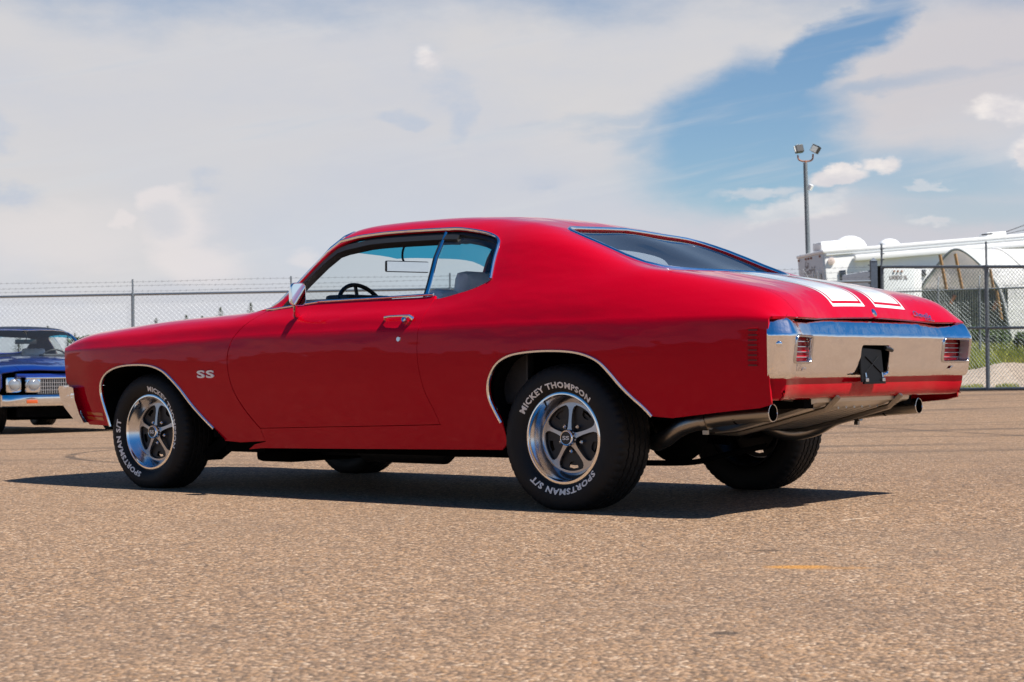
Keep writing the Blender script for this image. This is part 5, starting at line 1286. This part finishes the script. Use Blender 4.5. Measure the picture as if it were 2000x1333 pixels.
w_ = bx('side_window', .40, .58, -.04, .02, top-1.05, top-.62, M_darkglass, .01)
bx('side_window', 2.25, 2.95, -.04, .02, top-.98, top-.80, M_darkglass, .01)
for i, v in enumerate((.30, 1.10, 1.35, 1.60, 2.30)): bx('marker_lamp', -.06, -.02, v-.04, v+.04, top-.19, top-.13, M_rust)
for u, r_, h_ in ((1.15, .50, .40), (2.35, .32, .22), (7.4, .50, .30)):
    bm = bmesh.new(); bmesh.ops.create_uvsphere(bm, u_segments=20, v_segments=10, radius=1); bmesh.ops.scale(bm, vec=(r_, r_, h_), verts=bm.verts); bmesh.ops.translate(bm, vec=tuple(ax*u+ay*1.1+azv*top), verts=bm.verts); bm_obj('roof_dome', bm, M_rvwhite, rv, True)
bx('roof_unit', .15, .95, .7, 1.5, top, top+.28, M_rvwhite, .08); bx('roof_vent', 5.2, 5.8, .7, 1.3, top, top+.14, M_rvwhite, .04); bx('roof_vent', 9.0, 9.6, .7, 1.3, top, top+.14, M_rvwhite, .04)
bm = bmesh.new(); c0 = ax*.19+azv*(top-.33); b_cyl(bm, c0, c0-ay*.03, .10, seg=24); bm_obj('side_emblem', bm, M_gable, rv, True)
bx('wheel_skirt', .2, 11, .1, 2.4, -.75, -.45, M_under)
def flat_text(name, txt, origin, dx, dz, w, h, mat, parent, bold=0.0, shear=0.0):
    V, F = text_mesh(txt, bold=bold, shear=shear); V = V.copy(); V[:, :2] -= V[:, :2].min(0); V[:, 0] *= w/V[:, 0].max(); V[:, 1] *= h/V[:, 1].max()
    return mesh_obj(name, [tuple(Vector(origin)+dx*a+dz*b) for a, b in V[:, :2]], F, mat, parent)
UPZ = Vector((0, 0, 1)); M_script = pmat('grey_lettering', (.20, .17, .16), .6)
e0 = -ax*.045
flat_text('lettering', 'La', e0+ay*1.75+azv*(top-.40), -ay, azv, .38, .18, M_script, rv, shear=.4)
flat_text('lettering', 'Gold', e0+ay*1.85+azv*(top-.62), -ay, azv, 1.05, .22, M_script, rv, shear=.4)
for ch in rv.children:
    if ch.name.startswith('lettering'):
        pass
# ---------------------------------------------------------------- small trailer
base2 = at(1727, 44.0); base2.z = 1.0; t2 = at(1727, 44, 524).z-base2.z
tr = empty('travel_trailer', tuple(base2), label='small white travel trailer with dark lettering, between the gate post and the shelter', cat='trailer')
tx = lambda *a, **k: rvbox(tr, base2, (RH*.99+FH*.14).normalized(), (FH*.99-RH*.14).normalized(), *a, **k)
tx('body', 0, .83, 0, 3.2, -.4, t2, M_rvgrey, .05); tx('side_skin', .80, 1.02, .04, 3.2, -.4, t2-.02, M_rvwhite, .03)
for u in (.28, .38, .48): tx('marker_lamp', u-.02, u+.02, -.03, 0, t2-.10, t2-.06, M_rust)
dX = (RH*.99+FH*.14).normalized(); dY = (FH*.99-RH*.14).normalized()
flat_text('lettering', 'LAREDO XL', dX*.16-dY*.01+UPZ*(t2-.285), dX, UPZ, .47, .105, M_script, tr, bold=.04)
# ---------------------------------------------------------------- floodlight mast
pm = at(1585, 52.0, h=.4); lm = empty('floodlight_mast', tuple(pm), label='tall dark steel mast with two floodlights on a forked bracket', cat='floodlight mast')
tp = at(1577, 52, 318)-pm
bm = bmesh.new(); b_tube(bm, [(0, 0, -.3), tuple(tp*.5), tuple(tp)], .07, 12, radii=[.085, .075, .062]); bm_obj('pole', bm, M_galvd, lm, True)
u = lambda px, py: at(px, 52, py)-pm
bm = bmesh.new(); b_tube(bm, smooth_pts([u(1562.5, 303), u(1564, 311), u(1570, 314.5), u(1578, 315), u(1587, 314), u(1591.5, 310), u(1592.5, 301)], 4), .025, 8); b_tube(bm, [u(1577.5, 322), u(1577.5, 314)], .035, 8); bm_obj('forked_bracket', bm, M_rust, lm, True)
for (px, py, rz_, ry_) in ((1565, 291, .3, -.12), (1597.5, 291, -.7, .45)):
    Rr = Matrix.Rotation(YAW+rz_, 3, 'Z') @ Matrix.Rotation(ry_, 3, 'Y') @ Matrix.Rotation(radians(-15), 3, 'X'); bm = bmesh.new(); b_box(bm, (0, 0, 0), (.24, .16, .22), Rr, bev=.015); bmesh.ops.translate(bm, vec=tuple(u(px, py)), verts=bm.verts); h_ = bm_obj('lamp_head', bm, M_black, lm)
    bm = bmesh.new(); b_box(bm, (0, -.082, 0), (.20, .006, .18), Rr); b_box(bm, (0, 0, .112), (.20, .12, .006), Rr); bmesh.ops.translate(bm, vec=tuple(u(px, py)), verts=bm.verts); bm_obj('lamp_glass', bm, M_lampg, h_)
bm = bmesh.new(); b_box(bm, tuple(u(1586.5, 366)), (.10, .14, .16), Matrix.Rotation(.5, 3, 'Y'), bev=.01); b_tube(bm, [u(1580, 371), u(1586, 370)], .02, 6); bm_obj('side_lamp', bm, M_rvwhite, lm)
bm = bmesh.new()
b_tube(bm, [at(1900, 90, 474), at(1960, 88, 456), at(2010, 86, 438), at(2200, 80, 360)], .018, 5); b_tube(bm, [at(1930, 90, 466), at(2010, 88, 448), at(2200, 82, 395)], .014, 5)
o = bm_obj('power_line', bm, M_barb); tag(o, 'thin power cables rising to the right above the motorhome', 'power line')

# ---------------------------------------------------------------- trees beyond the left fence
def conifer(H, seed):
    """pointed crown: drooping boughs clothed in small needle sprays"""
    rs = random.Random(seed); bm = bmesh.new(); n = 1500
    for i in range(n):
        f = 1-rs.random()**1.15; z = H*(.10+.90*f); R_ = H*.21*(1-f)**.62+.02; a = rs.uniform(0, 2*pi); wob = .72+.28*sin(5*a+z*3.1)+.18*sin(z*8.5)
        r = R_*wob*rs.uniform(.35, 1.05); p = Vector((r*cos(a), r*sin(a), z-.22*r)); s = (.09+.14*(1-f))*rs.uniform(.6, 1.3)*H/6
        o = Vector((cos(a), sin(a), rs.uniform(-.6, .1))).normalized(); t = Vector((-sin(a), cos(a), rs.uniform(-.3, .3))).normalized()
        bm.faces.new([bm.verts.new(q) for q in (p-o*s*.5, p+t*s*.35, p+o*s, p-t*s*.35)])
    return bm
spec = [(36, 640, 105, 'tree tip showing above the roof of the blue car, left of the other'), (93, 637, 110, 'thin tree tip above the right side of the blue car roof'),
        (132, 654, 118, 'small dark conifer against the fence, right beside the blue car roof'), (146, 651, 120, 'taller conifer beside the low broadleaf tree, right of the blue car'), (305, 622, 150, 'first conifer tip right of the fence post, above the red fender'),
        (364, 615, 150, 'second conifer tip right of the fence post, above the red fender'), (395, 617, 165, 'tiny conifer tip just left of the tallest conifer'), (431, 600, 140, 'tallest and widest conifer above the red hood'), (490, 591, 130, 'slim conifer nearest the windshield pillar of the red car')]
for i, (px, py, Z, lab) in enumerate(spec):
    p = at(px, Z); gz = -.2; H = at(px, Z, py).z-gz; root = empty('conifer', (p.x, p.y, gz), label=lab, cat='tree', group='conifers beyond the fence')
    bm_obj('crown', conifer(H, 40+i), M_needle, root); bm = bmesh.new(); b_tube(bm, [(0, 0, 0), (0, 0, H*.97)], .1, 6, radii=[.12, .015]); bm_obj('trunk', bm, M_bark, root, True)
p = at(166, 118); H = at(166, 118, 652).z+.2; root = empty('broadleaf_tree', (p.x, p.y, -.2), label='low round broadleaf tree beyond the fence, just left of the red fender', cat='tree')
bm = bmesh.new(); leaf_cloud(bm, [((random.uniform(-1.1, 1.1), random.uniform(-.8, .8), H*random.uniform(.6, .88)), (.7, .7, H*.12)) for _ in range(9)], 1400, .13); bm_obj('crown', bm, M_leaf, root)
bm = bmesh.new(); b_tube(bm, [(0, 0, 0), (.1, 0, H*.5), (0, .1, H*.8)], .1, 6, radii=[.14, .08, .03]); bm_obj('trunk', bm, M_bark, root, True)

# ---------------------------------------------------------------- blue coupe
M_blue = paintmat('blue_paint', (.005, .024, .17), .3); M_vinyl = pmat('black_vinyl_roof', (.018, .02, .026), .42, bump=.2, bscale=120)
nosep = at(158, 20.8); yb = radians(33); rear_d = (FH*cos(yb)-RH*sin(yb)).normalized()
org = Vector((nosep.x, nosep.y, 0))+rear_d*.97; org.z = gh(org.x, org.y)
blue = empty('blue_coupe', tuple(org), atan2(rear_d.y, rear_d.x), label='dark blue vintage coupe with black vinyl roof and four round headlights at the left edge', cat='car')
blue.scale = (1, 1, .94)
swap = {'red_paint': M_blue, 'white_paint': M_blue}
take = ('front_fender', 'door', 'hood', 'body_shell', 'headliner', 'trunk_lid', 'rear_window', 'windshield', 'windshield_tint', 'quarter_window', 'wheel_arch_trim', 'drip_rail', 'windshield_trim', 'belt_moulding', 'window_divider', 'wheel_well', 'chassis_and_light_block', 'dashboard', 'front_seat', 'rear_seat', 'steering_wheel', 'rear_view_mirror', 'rear_bumper', 'rear_valance', 'wheel')
mcache = {}
def copy_part(ch, par, deep=True):
    me = ch.data
    if any(m_ and m_.name in swap for m_ in me.materials):
        if me.name not in mcache:
            m2 = me.copy()
            for i_, m_ in enumerate(m2.materials):
                if m_ and m_.name in swap: m2.materials[i_] = swap[m_.name]
            mcache[me.name] = m2
        me = mcache[me.name]
    c = ch.copy(); c.data = me; COL.objects.link(c); c.parent = par
    if 'label' in c: del c['label']
    if deep:
        for k in ch.children:
            kn = k.name.split('.')[0]
            if kn in ('tyre_lettering', 'white_stripe', 'stripe_outline', 'script_badge', 'cap_lettering', 'licence_bracket'): continue
            copy_part(k, c, False)
    return c
for ch in list(car.children):
    if ch.name.split('.')[0] in take: copy_part(ch, blue)
panel('vinyl_roof', S, [(1.16, 8), (1.18, 7.4), (1.205, 6.9), (1.245, 6.40), (1.29, 6.08)]+[(x, s+.09) for x, s in S.xz(WIN_TOP[2:11], 4.9, 5.97)]+[(2.42, 5.5), (2.6, 5.3), (2.9, 5.3), (3.05, 5.6), (3.08, 6.0)]+[(x-.02, s-.08) for x, s in GL_SIDE[6:-1]]+[(2.53, 8)], M_vinyl, blue, side=(-1, 1), off=.004, step=.05)
def bbx(name, c, s, mat, bev=0.0, rot=None, par=None):
    bm = bmesh.new(); b_box(bm, (0, 0, 0), s, rot, bev=bev); bmesh.ops.translate(bm, vec=c, verts=bm.verts); return bm_obj(name, bm, mat, par or blue, bev > 0, 40)
gr = bbx('grille', (-.90, 0, .60), (.05, 1.02, .19), M_black)
for i in range(38): bbx('grille_bar', (-.930, -.50+i*.027, .60), (.012, .007, .18), M_lip, par=gr)
for z in (.555, .60, .645): bbx('grille_bar', (-.934, 0, z), (.010, 1.0, .006), M_lip, par=gr)
bbx('grille_surround', (-.925, 0, .705), (.05, 1.30, .022), M_chrome, .006)
bbx('nose_panel', (-.86, 0, .735), (.10, 1.5, .05), M_blue, .02)
for y in (-.76, -.56, .56, .76):
    xx = -.905+.10*max(0, abs(y)-.6)/.2
    b0 = bbx('headlight_bezel', (xx, y, .62), (.07, .175, .20), M_chrome, .035)
    bm = bmesh.new(); b_cyl(bm, (xx-.02, y, .62), (xx-.045, y, .62), .080, .074, 28); bm_obj('headlight_rim', bm, M_lip, b0, True)
    bm = bmesh.new(); bmesh.ops.create_uvsphere(bm, u_segments=24, v_segments=10, radius=.068); bmesh.ops.scale(bm, vec=(.35, 1, 1), verts=bm.verts); bmesh.ops.translate(bm, vec=(xx-.043, y, .62), verts=bm.verts); bm_obj('headlight_lens', bm, M_clearlens, b0, True)
ys = [-.90, -.88, -.82, -.6, -.3, 0, .3, .6, .82, .88, .90]; secq = [(0, .50), (-.05, .495), (-.075, .47), (-.08, .40), (-.06, .36), (-.02, .345), (0, .36)]
V = []; F = []; m_ = len(secq)
for y in ys:
    xo = -.93+.16*max(0, (abs(y)-.6)/.3)**2
    for x, z in secq: V.append((x+xo, y, z))
for i in range(len(ys)-1):
    for k in range(m_): F.append((i*m_+k, i*m_+(k+1) % m_, (i+1)*m_+(k+1) % m_, (i+1)*m_+k))
F += [tuple(range(m_)), tuple((len(ys)-1)*m_+k for k in range(m_))[::-1]]
bb = mesh_obj('front_bumper', V, F, M_chrome, blue, smooth=True, ang=35)
for y in (-.60, .60): bbx('turn_signal', (-1.007, y, .415), (.012, .13, .045), M_amber, .004, par=bb)
bbx('bumper_slot', (-1.012, 0, .42), (.006, .34, .05), M_under, par=bb)
bbx('air_dam', (-.80, 0, .28), (.12, 1.4, .12), M_under)
